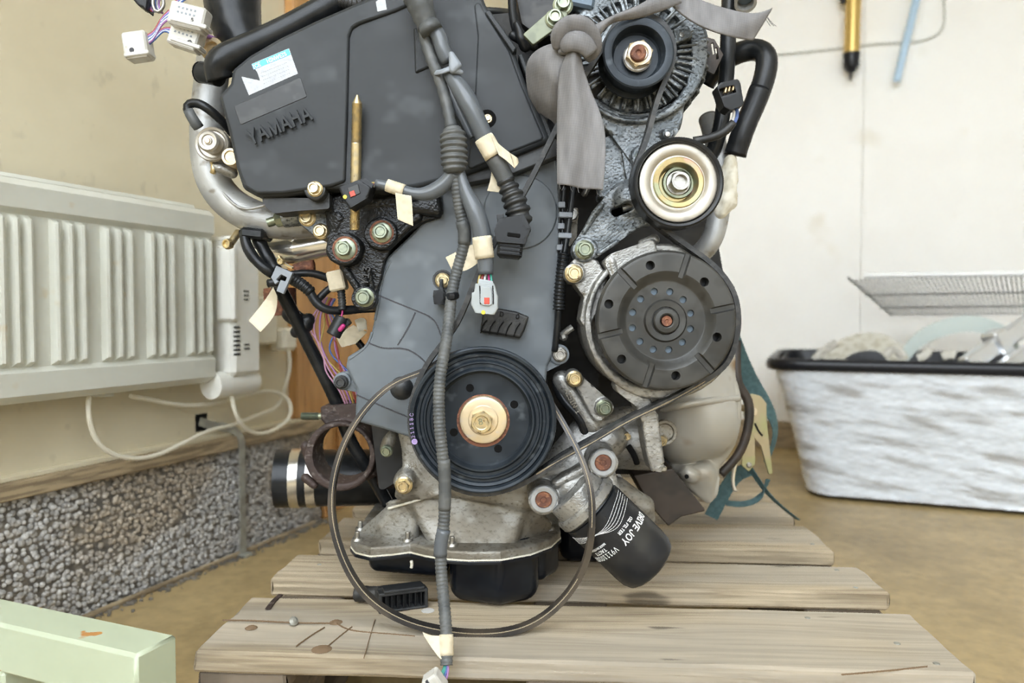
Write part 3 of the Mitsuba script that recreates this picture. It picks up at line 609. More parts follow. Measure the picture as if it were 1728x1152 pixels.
# knots and splits in the front boards
kn = []
for px, py, a, b in ((424, 1059, .007, .003), (543, 1095, .011, .004), (567, 1050, .008, .004)):
    c = Z(px, py, ZP); add(pal + "__knot", lathe(c, [(0, .0022), (a * .6, .0018), (a, 0), (0, -.002)], 16, (0, 0, 1)), "knot_brown", 30)
def scratch(l, w=.0006): return ribbon([Z(x, y, ZP + .0012) for x, y in l], w, .0015, [0, 1, 0] if abs(l[0][0] - l[-1][0]) > abs(l[0][1] - l[-1][1]) * 2 else [1, 0, 0])
for l in ([(376, 1046), (430, 1047), (490, 1050), (560, 1051)], [(500, 1090), (525, 1072), (548, 1058)], [(553, 1090), (575, 1072), (594, 1057)], [(568, 1051), (590, 1062), (640, 1068), (700, 1073)], [(1420, 1138), (1490, 1132), (1565, 1124)], [(614, 1110), (625, 1072), (633, 1045)]):
    add(pal + "__split", scratch(l), "knot_brown")
for l in ([(452, 1027), (462, 1014), (474, 1003)],): add(pal + "__stain", scratch(l, .006), "rust_dark")
# ------------------------------------------------------------------ the engine
E = thing("engine", "large dusty car engine with black and grey timing covers standing on the pallet", "engine")
def sub(name): return f"{E}__{name}"
# cast iron block and cylinder head behind the covers
blk = union(Mp([(668, 60), (900, 60), (930, 240), (930, 600), (905, 800), (700, 800), (672, 700), (655, 560), (640, 420), (600, 330)], .955, 1.30, .01), Mp([(400, 60), (880, 20), (905, 240), (560, 300), (420, 290)], .975, 1.28, .01),
            Mp([(925, 240), (1010, 330), (1010, 700), (925, 780)], 1.02, 1.30, .01), Mp([(660, 560), (690, 800), (640, 830), (625, 700)], .99, 1.2, .005), Mp([(1000, 280), (1215, 300), (1212, 440), (1170, 470), (1000, 480)], 1.02, 1.3, .01), Mp([(860, 30), (1000, 0), (1060, 60), (1060, 300), (900, 300)], .985, 1.2, .01))
add(sub("block"), soft(blk, .02, 0), "block_dark", 30, label="dark cast iron block behind the covers")

# --- black upper timing cover
YC = .868
cov = [(368, 161), (387, 140), (391, 116), (420, 92), (470, 63), (530, 34), (592, 7), (640, -14), (700, -30), (800, -40), (822, 12), (868, 84), (888, 140), (931, 236), (870, 262), (762, 303), (700, 318), (640, 322), (556, 318), (520, 324), (476, 330), (432, 331), (409, 318), (398, 285), (384, 222)]
uc = sub("upper_timing_cover")
add(uc, plate(poly(cov, YC, .006), YC, .955, .006, 5), "cover_black", 40, label="matt black plastic upper timing cover")
left = [(371, 163), (390, 142), (394, 118), (422, 95), (472, 66), (532, 37), (594, 10), (650, -12), (690, -26), (690, 8), (668, 18), (606, 40), (594, 48), (589, 62), (586, 200), (582, 306), (560, 314), (520, 320), (478, 326), (434, 327), (412, 315), (401, 284), (387, 222)]
add(uc + "__raised_face", plate(poly(left, YC - .004, .004), YC - .004, YC + .002, .0035, 4), "cover_black", 40)
rightp = [(716, -20), (792, -30), (800, 60), (792, 190), (772, 294), (715, 308), (600, 316), (598, 200), (602, 64), (612, 50), (668, 27), (700, 14)]
add(uc + "__face_panel", plate(poly([(796, -25), (816, 16), (860, 86), (880, 142), (919, 234), (868, 254), (788, 288), (800, 190), (806, 60)], YC - .0025, .004), YC - .0025, YC + .002, .0025, 4), "cover_black", 40)
add(uc + "__gusset", pplate([(697, 45), (722, 52), (727, 112), (700, 124)], YC - .003, .006, .002, .003), "cover_black", 40)
add(uc + "__nameplate", pplate([(394.5, 179), (507, 130), (518, 163), (405.5, 211)], YC - .0047, .002, .0018, .0005), "plastic_dark", 30, label="smooth blank panel moulded above the lettering")
YF = YC - .004
add(uc + "__lettering", txt("YAMAHA", 424, 246, YF - .0028, 25, 22.8, .0034, True, .76, .0), "cover_black", False, label="raised maker's lettering on the cover")
st = [(424, 108), (487.5, 81), (503, 124), (420, 161), (407, 129), (439, 136), (434, 122)]
add(uc + "__sticker", pplate(st, YF - .0003, .0005, .0006, .0001), "sticker_white", False, label="torn white and blue warning sticker")
add(uc + "__sticker__band", pplate([(424.5, 108.5), (487, 82), (490.5, 92), (428, 117.5)], YF - .0005, .0004, .0002, 0), "sticker_blue")
add(uc + "__sticker__print", cat([txt("HINWEIS", 452, 107.0, YF - .0007, 6.6, 22.5, .0003, True, .86), txt("ICE", 428, 116.6, YF - .0007, 6.6, 22.5, .0003, True, .9)]), "print_white")
pm = []
for i, (f, g, tt) in enumerate(((.36, .9, "abcdn omp dn"), (.50, .95, "nomue drsat"), (.64, .9, "eimoa ned oun"), (.78, .95, "mdoe na rnoue"))):
    a_, b_ = np.array([441, 129 + i * 6.6]), None
    pm.append(txt("-" * 13, 441 + i * 1.6, 128 + i * 6.0 - 3, YF - .0005, 4.2, 22, .0002))
add(uc + "__sticker__small_print", cat(pm), "clip_grey")
add(uc + "__sticker_001", pplate([(634, 3), (640, -2), (650, -3), (653, 16), (637, 20)], YF - .0006, .0005, .0006, .0001), "sticker_white", label="small white sticker at the top of the cover")
add(uc + "__edge_strip", pplate([(818, 20), (826, 16), (872, 80), (866, 90)], YC - .006, .02, .001, .002), "cover_black", 40)
add(uc + "__edge_strip", pplate([(874, 92), (882, 90), (934, 232), (926, 236)], YC + .002, .03, .001, .002), "cover_black", 40)
add(uc + "__bolt_boss", plathe(822, 200, YC - .0034, [(0, .3), (10, .3), (11, 0), (15, 0), (15, 4), (0, 4)], 32), "slot_dark", 30)
bolt(uc, 823, 200, YC - .0012, 6, 8.5, "gold", 3, name="cover_bolt")
# lip and back half of that cover
add(sub("cover_lip"), union_tm := to_tm(union(Mp([(410, 318), (436, 333), (520, 334), (556, 322), (556, 352), (500, 356), (462, 360), (449, 350), (440, 334)], YC + .012, .965, .003))), "plastic_dark", 30, label="dark back half of the upper cover below its edge")
add(sub("cover_lip"), pplate([(870, 262), (936, 232), (944, 238), (944, 262), (860, 296), (760, 316), (760, 302)], YC + .012, .06, .003, .002), "plastic_dark", 30)
k = add(sub("cover_boss"), soft(Mcy(531, 320, YC - .002, .95, 18), .003, 3), "plastic_dark", 40)
bolt(k, 531, 318, YC - .002, 10, 13.5, "gold", 6)

add(sub("corrugated_hose"), ptube([(556, 0, .90), (585, 4, .895), (606, 6, .89), (626, -8, .89)], 11, n=16, corr=(.0048, .09), step=.001), "rubber_dull", True, label="short corrugated hose at the top edge of the cover")
# --- grey lower timing cover
YG = .902
low = [(745, 300), (860, 280), (935, 246), (944, 300), (948, 340), (946, 420), (941, 520), (937, 590), (924, 618), (918, 680), (880, 760), (760, 760), (700, 741), (650, 725), (603, 712), (599, 700), (601, 655), (590, 633), (583, 620), (586, 602), (612, 586), (625, 568), (636, 515), (644, 455), (654, 433), (690, 398), (743, 345)]
lc = sub("lower_timing_cover")
add(lc, plate(poly(low, YG, .004), YG, .962, .004, 4), "plastic_grey", 40, label="dusty grey plastic lower timing cover")
cd = P(878, 358, YG)
add(lc + "__round_relief", plate(disc(878, 358, YG, 62).difference(disc(878, 358, YG, 58)).union(disc(878, 358, YG, 56)) if False else disc(878, 358, YG, 62, 72), YG - .003, YG + .002, .002, 3), "plastic_grey", 40)
add(lc + "__dome", plathe(676, 656, YG - .009, [(0, 0), (8, .8), (14, 3), (19, 7), (21, 10.5), (0, 10.5)], 40), "plastic_dark", 40, label="dark round dome in the grey cover")
def groove(l, w=2.2): return pribbon([(x, y, YG - .0002) for x, y in l], w, .0012, [0.3, 0, 1] if abs(l[0][0] - l[-1][0]) > abs(l[0][1] - l[-1][1]) else [1, 0, .2], .003)
for l in ([(636, 497), (668, 510), (705, 525), (732, 540), (744, 566)], [(701, 527), (687, 556), (671, 582)], [(602, 666), (640, 683), (690, 704)], [(622, 578), (648, 587), (680, 588), (706, 600), (724, 618)]): add(lc + "__panel_line", groove(l), "print_dark")
for l in ([(590, 606), (612, 590), (622, 578), (628, 560)], [(660, 440), (646, 470), (640, 500), (633, 540)]): add(lc + "__edge_rib", ptube([(x, y, YG + .001) for x, y in l], 2.5, n=8), "plastic_grey", True)
# corner plate right of it with the moulded seam
add(lc + "__seam", pribbon([(x, y, YG - .0003) for x, y in [(942, 300), (944, 380), (941, 470), (934, 590)]], 3, .002, [1, 0, 0]), "plastic_dark", True)
k = add(lc + "__ear", soft(union(Mcy(577, 643, YG + .012, YG + .03, 15), Mp([(577, 629), (604, 618), (606, 662), (580, 658)], YG + .014, YG + .03)), .003, 4), "plastic_grey", 40)
add(lc + "__ear_bolt", cat([plathe(575, 645, YG + .006, [(0, 0), (10, 0), (11.5, 1), (11.5, 7), (0, 7)], 28), hexhead(P(575, 645, YG + .006), 9 * sc(.91), .006, (0, -1, 0), .2)]), "plastic_dark", 28, label="dark bolt on the cover's left ear")
k = add(lc + "__ear", soft(union(Mcy(944, 598, YG + .004, YG + .03, 17), Mp([(915, 612), (932, 582), (950, 584), (958, 600), (946, 616), (920, 628)], YG + .006, YG + .03)), .003, 4), "plastic_grey", 40)
bolt(lc, 944.5, 598, YG + .005, 10, 13, "zinc", 5, name="ear_bolt")
add(lc + "__bolt_seat", plathe(747, 472, YG - .0008, [(0, .4), (13, .4), (14, 0), (17, 0), (17, 5), (0, 5)], 36), "plastic_dark", 30)
bolt(lc, 747, 473, YG + .0002, 9.5, 13, "gold", 6, name="cover_bolt")
# rubber inspection plug above the crank pulley
pg = sub("rubber_plug")
add(pg, pplate([(815, 523), (842, 520), (870, 525), (893, 534), (886, 556), (878, 571), (845, 565), (810, 560)], YG - .014, .016, .002, .003), "rubber_dull", 40, label="dark rubber plug with ribs above the crank pulley")
for x0 in (815, 829, 843, 857, 871): add(pg + "__rib", pribbon([(x0 - 4, 562 + (x0 - 815) * .1, YG - .0150), (x0 + 1, 547 + (x0 - 815) * .12, YG - .0150), (x0 + 7, 540 + (x0 - 815) * .1, YG - .0145)], 1.8, .003, [1, 0, 0]), "slot_dark")
add(pg + "__mark", cat([txt("D", 843, 533, YG - .0148, 8, -10, .001), txt("0", 870, 537, YG - .0148, 8, -12, .001)]), "slot_dark")

# --- black engine mount bracket
mb = sub("mount_bracket"); YM = .872
mpoly = [(557, 333), (572, 328), (600, 322), (630, 318), (700, 320), (744, 328), (744, 366), (712, 376), (690, 392), (662, 416), (648, 440), (644, 470), (637, 488), (636, 510), (622, 524), (604, 520), (596, 505), (597, 482), (590, 462), (572, 448), (556, 438), (549, 424), (552, 404), (559, 388), (562, 364)]
mm = union(Mp(mpoly, YM + .022, .965, .004), Mcy(580, 420, YM + .003, .95, 28), Mcy(642, 394, YM + .008, .95, 27), Mcy(614, 503, YM + .012, .95, 21), Mh((557, 348, YM + .03, 10), (575, 368, YM + .028, 12), (566, 392, YM + .03, 12)),
           Mh((600, 345, YM + .03, 14), (690, 335, YM + .03, 14), (735, 345, YM + .03, 12)), Mh((690, 350, YM + .018, 10), (738, 356, YM + .018, 10), (735, 338, YM + .02, 10)), Mh((580, 450, YM + .02, 7), (600, 480, YM + .02, 6), (612, 500, YM + .02, 6)), Mh((622, 455, YM + .018, 6), (628, 490, YM + .02, 5)), Mh((655, 415, YM + .02, 8), (705, 366, YM + .02, 8)))
add(mb, soft(mm, .0032, 8, .0006), "iron_black", True, label="black cast iron engine mount bracket")
for x, y, yy, w in ((582, 420, YM + .003, 20), (644, 392, YM + .008, 19), (615, 502, YM + .012, 18)):
    b = bolt(mb, x, y, yy, 13, w - 2, "zinc_green", 9, .15, dish=.1)
    if w != 18: add(mb + "__washer", plathe(x, y, yy - .0005, [(0, 0), (w + 1.5, 0), (w + 1.5, 1), (0, 1)], 32), "rust")
add(mb + "__mark", txt("Y13", 622, 482, YM + .0165, 12, 80, .008, True), "rubber_dull", label="cast mark reading upwards")
sd_ = mb + "__stud"; cx = P(603, 160, .852); k = sc(.852)
L_ = (P(603, 160, .852) - P(599, 368, .852))[2]
prof = [(0, 0), (1.2, 0), (7.5, 5 / 1300 * 0 + .008)]
pr_ = [(0, 0), (.001, 0), (.0052, .0085)]
z = .0095
while z < .051:
    pr_ += [(.0058, z), (.0052, z + .0006)]; z += .0012
pr_ += [(.0058, .052), (.0058, L_ - .012)]
z = L_ - .012
while z < L_ + .012: pr_ += [(.0058, z), (.0051, z + .0007)]; z += .0014
pr_ += [(.0058, L_ + .012), (0, L_ + .012)]
ax = P(598.5, 380, .872) - P(603, 160, .852)
add(sd_, lathe(P(603, 160, .852), pr_, 32, ax), "gold", 40, label="tall brass coloured threaded stud")

# --- crank pulley
cp = sub("crank_pulley"); YP = .838; cx_, cy_ = 814.5, 709.5
add(cp, plathe(cx_, cy_, YP, [(0, 16), (79, 16), (82, 14), (83.5, 2), (84.5, .6), (87, .6), (89, 2), (91, 5), (96, 5), (97.5, 2.2), (100, 2.2), (101.5, 5), (103, 7), (107, 7), (108.5, 4.5), (113, 3.8), (115, 5.5), (116.5, 3), (118, 1.2), (122, .6), (124.5, 1.5), (125.5, 4), (125.5, 10), (122, 12), (121.5, 16), (118, 18), (118, 22), (121.5, 24), (121.5, 27), (118, 29), (118, 33), (122, 35), (123, 38), (0, 38)], 128), "pulley_black", 26, label="black crankshaft pulley with stepped rings")
for x, y in ((793, 654.5), (867.7, 682.3), (840.5, 756.8), (765.8, 729.2)): add(cp + "__hole", plathe(x, y, YP + .0155, [(0, 0), (6.8, 0), (6.8, .6), (0, .6)], 24), "slot_dark")
add(cp + "__washer", plathe(815.5, 709, YP + .008, [(0, 0), (24, 0), (26, .9), (36, .9), (39.5, 1.8), (41, 4), (41, 9), (0, 9)], 64), "gold_pale", 30, label="pale gold washer in the middle of the pulley")
add(cp + "__rust_ring", plathe(815.5, 709.5, YP + .0150, [(0, 0), (45, 0), (44, 1.2), (0, 1.2)], 64), "rust")
add(cp + "__bolt", cat([hexhead(P(813, 711, YP + .009), 20 * sc(YP), .010, (0, -1, 0), .35, .06)]), "gold", 28)
add(cp + "__bolt_mark", txt("8", 808.5, 717, YP - .0013, 10, 12, .0006), "zinc_green")
ang = [(692, 748, 0)]
pmark = []
for i, ch in enumerate("021118C"):
    a_ = math.radians(196 - i * 3.5 - (-1.5)); r_ = 117.2
    x_, y_ = cx_ + r_ * math.cos(a_), cy_ - r_ * math.sin(a_); pmark.append((ch, x_, y_, math.degrees(a_) - 90))
pmark = [txt(c, x, y, YP - .0002, 6.2, an, .0006) for c, x, y, an in pmark]
add(cp + "__paint_mark", cat(pmark + [plathe(699.5, 745, YP - .0002, [(0, 0), (5, 0), (5, .8), (0, .8)], 20)]), "print_lilac", label="lilac stamped digits and dot on the pulley rim")

# --- alternator
al_ = sub("alternator"); YA = .872; ax_, ay_ = 1076, 88
k = sc(YA)
body = union(Mcy(ax_, ay_, YA + .018, YA + .13, 112), Mp([(1000, 160), (1050, 195), (1120, 195), (1160, 150), (1150, 215), (1128, 245), (1108, 282), (1084, 290), (1066, 276), (1030, 225), (990, 190)], YA + .012, YA + .06, .004), Mcy(1086, 265, YA + .002, YA + .06, 20), Mcy(1128, 225, YA + .004, YA + .05, 10))
ring = Mcy(ax_, ay_, YA + .004, YA + .03, 117) - Mcy(ax_, ay_, YA - .02, YA + .05, 99)
hub = Mcy(ax_, ay_, YA - .002, YA + .03, 66)
cut = Mcy(ax_, ay_, YA - .02, YA + .016, 96) ; face = Mcy(ax_, ay_, YA + .004, YA + .02, 96)
vents = []
for i in range(26):
    a_ = 2 * np.pi * i / 26; d0 = np.array([math.cos(a_), math.sin(a_)]); t0_ = np.array([-d0[1], d0[0]])
    q = [(ax_ + (r * d0[0] + w * t0_[0]), ay_ - (r * d0[1] + w * t0_[1])) for r, w in ((68, -5), (98, -8.6), (98, 8.6), (68, 5))]
    vents.append(Mp(q, YA - .01, YA + .014))
slots2 = []
for i in range(40):
    a_ = 2 * np.pi * i / 40; c_ = P(ax_ + 124 * math.cos(a_), ay_ - 124 * math.sin(a_), YA + .045); cc_ = P(ax_, ay_, YA + .045)
bodyr = union(body, ring, face, hub) - union(*vents)
add(al_, soft(bodyr, .0045, 3, .0012, 4), "cast_alu_cold", 38, label="corroded grey alternator with radial cooling fins")
add(al_ + "__rotor", plathe(ax_, ay_, YA + .0165, [(0, 0), (101, 0), (101, 1), (0, 1)], 64), "slot_dark")
for i in range(26):
    a_ = 2 * np.pi * (i + .5) / 26; p0 = P(ax_ + 69 * math.cos(a_), ay_ - 69 * math.sin(a_), YA + .004); p1 = P(ax_ + 101 * math.cos(a_), ay_ - 101 * math.sin(a_), YA + .007)
    add(al_ + "__fin", bar(p0, p1, .007, .0030, .0010), "cast_alu_cold")
for i in range(34):
    a_ = 2 * np.pi * i / 34 + .05
    if not (-2.0 < math.atan2(math.sin(a_), math.cos(a_)) < 1.3): continue
    c0_, c1_ = P(ax_ + 113 * math.cos(a_), ay_ - 113 * math.sin(a_), YA + .03), P(ax_ + 124 * math.cos(a_ - .06), ay_ - 124 * math.sin(a_ - .06), YA + .034)
    add(al_ + "__side_fin", cbox((.011, .06, .0045), .0015, frame((c0_ + c1_) / 2 + [0, .034, 0], (c1_ - c0_) / np.linalg.norm(c1_ - c0_), [0, 1, 0], np.cross((c1_ - c0_) / np.linalg.norm(c1_ - c0_), [0, 1, 0]))), "cast_alu_cold")
add(al_ + "__rear_ring", plathe(ax_, ay_, YA + .062, [(0, 0), (116, 0), (121, 3), (121, 34), (114, 40), (0, 40)], 64), "cast_alu_cold", 30)
add(al_ + "__tab", pplate([(1136, 48), (1162, 42), (1170, 62), (1140, 74)], YA - .004, .012, .002, .002), "cast_alu_cold", 30)
add(al_ + "__tab_rivet", plathe(1151, 58, YA - .0055, [(0, 0), (4, .4), (4, 2), (0, 2)], 18), "zinc", 30)
add(al_ + "__stop_pin", plathe(1127, 226, YA - .002, [(0, 0), (4, .4), (4.6, 1.5), (4.6, 8), (0, 8)], 20), "zinc", 30)
add(al_ + "__pivot_bolt", plathe(1086, 266, YA - .003, [(0, 0), (8, 0), (9, 1), (13, 1.4), (13.5, 6), (0, 6)], 28), "zinc_green", 30)
ap = al_ + "__pulley"; YB = .822
add(ap, plathe(1078, 87.5, YB, [(0, 19), (38, 19), (41, 17), (43.5, 3), (45, .6), (50, 0), (57, .4), (59.5, 1.6), (59.5, 5), (57.5, 6.5), (54.5, 8), (54.5, 31), (57, 33), (61.5, 34.5), (61.5, 38), (56, 40), (50, 42), (30, 46), (0, 46)], 96), "pulley_black", 28, label="black dished alternator pulley")
add(ap + "_rim", plathe(1078, 87.5, YB + .0225, [(0, 0), (57.4, 0), (58.8, 1.2), (58.8, 2), (0, 2)], 96), "gold_pale", 30)
add(al_ + "__nut_washer", plathe(1076, 96, YB + .011, [(0, 0), (22, 0), (24.5, 1), (24.5, 3), (0, 3)], 48), "zinc", 30)
add(al_ + "__nut", hexhead(P(1077.5, 94, YB + .0115), 23.5 * sc(YB), .009, (0, -1, 0), .25, .12), "gold_pale", 28, label="copper coloured pulley nut")
add(al_ + "__shaft_end", plathe(1078, 88, YB - .004, [(0, 2.5), (4, 2.5), (5, .5), (11, 0), (13, 1), (13.5, 10), (0, 10)], 28), "rust", 30, label="rusty shaft end")
sb_ = pplate([(1195, 66), (1207, 64), (1220, 90), (1206, 124), (1196, 116), (1206, 92)], YA + .06, .003, .001, .0006)
g = poly([(1192, 62), (1206, 66), (1221, 92), (1205, 126), (1190, 118), (1192, 90)], YA + .05, .001)
for x, y in ((1202, 82), (1208, 90)):
    g = g.difference(poly([(x - 2, y - 9), (x + 2, y - 10), (x + 5, y + 9), (x + 1, y + 10)], YA + .05))
add(sub("slotted_bracket"), plate(g, YA + .05, YA + .053, .0006), "brown_steel", 30, label="dark slotted bracket beside the alternator")

# --- idler pulley
ip = sub("idler_pulley"); YI = .812; ix, iy = 1145.5, 307.5
add(ip, plathe(ix, iy, YI, [(0, 27), (67, 27), (68, 3), (69.5, .8), (73, 0), (76, 1.5), (76.5, 4), (76.5, 27), (74, 29), (0, 29)], 96), "rubber", 28, label="black rubber rim of the idler pulley")
add(ip + "__disc", plathe(ix, iy, YI + .0045, [(0, 21), (33.5, 21), (34, 8), (36.5, 7.6), (41, 4.6), (43, 4.2), (46, 4.4), (50, 2.2), (55, .8), (63, .8), (65.8, 1.8), (66.8, 6), (66.8, 22), (0, 22)], 96), "idler_silver", 30, label="silver pressed steel disc of the idler pulley")
add(ip + "__inner_ring", plathe(ix, iy, YI + .0078, [(0, 17), (28, 17), (31, 9), (33, 1.2), (34, .5), (41, .2), (43.4, 1.2), (43.4, 17.5), (0, 17.5)], 96), "idler_gold", 30, label="iridescent gold centre ring")
add(ip + "__bearing", plathe(ix, iy, YI + .0215, [(0, 1), (20, 1), (22, 0), (26, 0), (27.5, 2), (27.5, 4), (0, 4)], 64), "zinc_green", 30)
add(ip + "__bolt", cat([hexhead(P(1144.5, 308.5, YI + .0212), 18 * sc(YI), .013, (0, -1, 0), .2, .5), plathe(1144.5, 308.5, YI + .0202, [(0, 0), (19.5, 0), (20.5, 1), (0, 1)], 40)]), "zinc", 28)
# tensioner bracket
tb_ = sub("tensioner_bracket"); YT = .858
tm = union(Mp([(969, 430), (967, 412), (985, 385), (1004, 356), (1024, 326), (1045, 312), (1075, 300), (1120, 300), (1120, 372), (1086, 381), (1062, 395), (1030, 418), (1010, 434), (990, 440), (976, 438)], YT + .006, YT + .035, .003), Mcy(987, 421, YT - .001, YT + .03, 21), Mh((985, 392, YT + .006, 4), (1003, 360, YT + .004, 5), (1016, 344, YT + .004, 5)), Mh((1010, 428, YT + .005, 4), (1040, 408, YT + .005, 4)),
           Mh((1060, 340, YT + .02, 36), (1085, 335, YT + .02, 40)))
sl = Mh((1047, 352, YT, 8), (1062, 345, YT, 8), (1047, 352, YT + .05, 8), (1062, 345, YT + .05, 8))
sl = m3.Manifold.batch_hull([Mcy(1045, 352, YT - .02, YT + .1, 8, 20), Mcy(1066, 344, YT - .02, YT + .1, 8, 20)])
add(tb_, soft(tm - sl, .0032, 5, .0006, 5), "cast_alu_cold", 40, label="grey cast aluminium tensioner bracket")
add(tb_ + "__slot", pplate([(1030, 340), (1070, 330), (1072, 360), (1034, 366)], YT + .036, .003), "slot_dark")
p0, p1 = P(1050, 352, YT + .016), P(1085, 342, YT + .016); add(tb_ + "__adjuster", to_tm(Mc(p0, p1, .0042)), "zinc", 30)
bolt(tb_, 986.5, 421, YT - .001, 13, 16.5, "zinc_green", 7, .25)
add(sub("bracket_arm"), soft(union(Mp([(1000, 250), (1030, 225), (1085, 290), (1070, 320), (1040, 330), (1010, 335), (1015, 300)], YA + .02, YA + .06, .004), Mp([(1040, 200), (1100, 210), (1092, 300), (1060, 320)], YA + .015, YA + .05, .004)), .005, 4, .001, 6), "cast_alu_cold", 40)

# --- air conditioning compressor
cc = sub("compressor"); YX = .806; kx, ky = 1125.5, 541
hs = union(Mcy(kx - 6, ky + 2, YX + .045, YX + .16, 132) - Mcy(kx, ky, YX, YX + .10, 121), Mcy(kx - 4, ky, YX + .10, YX + .24, 112), Mp([(965, 440), (985, 428), (1010, 440), (1026, 470), (1010, 520), (992, 560), (978, 540), (985, 500), (968, 478), (955, 466)], YX + .058, YX + .10, .004), Mcy(969, 461, YX + .052, YX + .1, 17),
           Mp([(1062, 655), (1088, 650), (1110, 700), (1122, 780), (1100, 800), (1090, 760), (1084, 715)], YX + .05, YX + .09, .003), Mp([(1032, 640), (1082, 670), (1078, 690), (1040, 660)], YX + .05, YX + .08, .003))
add(cc, soft(hs, .0045, 4, .0006, 2), "cast_alu", 40, label="grey aluminium air conditioning compressor")
rim = 119
plt_ = [(0, 8.6), (23, 8.6), (24, 6.5), (34, 6.0), (37, 8.5), (66, 8.5), (69, 8.0), (77, 4.0), (80, 2.0), (84, .6), (110, .6), (115, 1.3), (118, 3.2), (119, 6), (119, 12), (112, 13.5), (0, 13.5)]
prof2 = np.array([(r * sc(YX), y / 1000) for r, y in plt_])
base = m3.CrossSection([np.c_[prof2[:, 0], -prof2[:, 1]]], m3.FillRule.NonZero).revolve(120)
# revolve is about z with y -> z: turn so that the front faces -y
base = base.rotate([90, 0, 0]).translate(list(P(kx, ky, YX)))
def chk(m): b = m.bounding_box(); return b
pol = [(kx + 98 * math.cos(math.radians(a)), ky - 98 * math.sin(math.radians(a))) for a in (103, 43, -17, -77, -137, 163)]
small = [(kx + 52.5 * math.cos(math.radians(a)), ky - 52.5 * math.sin(math.radians(a))) for a in np.arange(14, 374, 30)]
holes = union(*[Mcy(x, y, YX - .02, YX + .05, 8, 24) for x, y in pol], *[Mcy(x, y, YX - .02, YX + .05, 6.3, 20) for x, y in small], Mcy(kx, ky, YX - .02, YX + .05, 9, 24))
gro = []
for a in (72, 12, -48, -108, -167, 133):
    d0 = np.array([math.cos(math.radians(a)), math.sin(math.radians(a))]); t0_ = np.array([-d0[1], d0[0]])
    p0 = P(kx + 74 * d0[0], ky - 74 * d0[1], YX + .0002); p1 = P(kx + 122 * d0[0], ky - 122 * d0[1], YX + .0002)
    w = 8.5 * sc(YX); dd = (p1 - p0) / np.linalg.norm(p1 - p0); tt = np.cross(dd, [0, 1, 0])
    V = [];
    for p in (p0, p1):
        V += [p + tt * w - [0, .004, 0], p - tt * w - [0, .004, 0], p + tt * w * .45 + [0, .0042, 0], p - tt * w * .45 + [0, .0042, 0]]
    gro.append(m3.Manifold.hull_points(np.array(V)))
clutch = base - holes - union(*gro)
ck = cc + "__clutch_plate"
add(ck, to_tm(clutch), "clutch_grey", 24, label="grey pressed clutch plate with ring of holes")
add(cc + "__clutch_rotor", plathe(kx, ky, YX + .0145, [(0, 0), (75, 0), (75, 1), (112, 1.5), (113, 6), (113, 40), (0, 40)], 72), "rubber", 30)
add(cc + "__clutch_ring", plathe(kx, ky, YX + .0138, [(0, 0), (72, 0), (72, .5), (0, .5)], 60), "clutch_blue", label="blue grey rotor face behind the small holes")
add(cc + "__hub", plathe(kx, ky, YX + .0020, [(0, 10), (10, 10), (11, .8), (13, 0), (20, .6), (22, 2), (22.5, 9), (0, 9.5)], 48), "clutch_grey", 30)
add(cc + "__hub_bolt", plathe(kx, ky + .5, YX + .0045, [(0, 1.4), (2.5, 1.4), (3.4, .2), (8.6, 0), (9.3, 1), (9.3, 6), (0, 6)], 24), "rust", 30, label="rusty bolt in the clutch hub")
bolt(cc, 968.5, 461, YX + .052, 12, 15.5, "gold", 6, .2)
add(cc + "__valve_block", soft(union(Mp([(1018, 440), (1030, 428), (1096, 405), (1106, 402), (1112, 440), (1040, 482)], YX + .04, YX + .12, .004), Mh((1032, 440, YX + .045, 10), (1040, 472, YX + .045, 10)), Mh((1085, 412, YX + .05, 9), (1104, 404, YX + .05, 9))), .0035, 6), "cast_alu", True, label="bright aluminium block on the compressor")

# --- front case, sump flange, oil pan
fc = sub("front_case"); ZF = .2135
fm = union(Mp([(690, 700), (745, 735), (905, 780), (915, 830), (895, 872), (860, 862), (760, 846), (700, 850), (660, 852), (668, 826), (678, 800), (676, 768), (668, 735)], .925, 1.0, .006),
           Mh((700, 850, .945, 14), (880, 850, .945, 14), (740, 922, .93, 15), (860, 922, .928, 15)), Mh((672, 858, .955, 12), (700, 852, .95, 14), (640, 900, .955, 12), (612, 908, .975, 10), (690, 922, .948, 15)),
           Mh((880, 850, .945, 14), (900, 870, .95, 12), (925, 893, .97, 9), (868, 922, .94, 14)), Mcy(681, 819, .915, .96, 19), Mh((690, 735, .935, 12), (706, 790, .93, 10), (724, 820, .93, 8)), Mh((650, 765, .95, 12), (660, 740, .95, 12)),
           Mh((655, 855, .955, 5), (740, 838, .925, 5)))
add(fc, soft(fm, .004, 6, .0006, 8, 14), "cast_alu_dirty", True, label="dirty cast aluminium front case above the oil pan")
flp = [Z(x, y, ZF)[:2] for x, y in [(592, 921), (600, 931), (625, 937), (662, 934), (692, 930), (716, 936), (745, 941), (790, 944), (845, 943), (895, 934), (930, 921), (946, 906)]]
g = Polygon(list(flp) + [(flp[-1][0] + .004, 1.30), (flp[0][0] - .004, 1.30)]).buffer(-.003).buffer(.006).buffer(-.003)
def slab(g, z0, z1, b=.001):
    m = plate(g, -z1, -z0, b, 3); v = m.vertices; m = trimesh.Trimesh(np.stack([v[:, 0], v[:, 2], -v[:, 1]], 1), m.faces, process=False); return fix(m)
add(fc + "__flange", slab(g, ZF, ZF + .010, .004), "cast_alu_dirty", 40)
add(fc + "__gasket", slab(g.buffer(.0004), ZF - .0022, ZF - .0001, .0006), "white_dirty", 30, label="pale sealant line between case and pan")
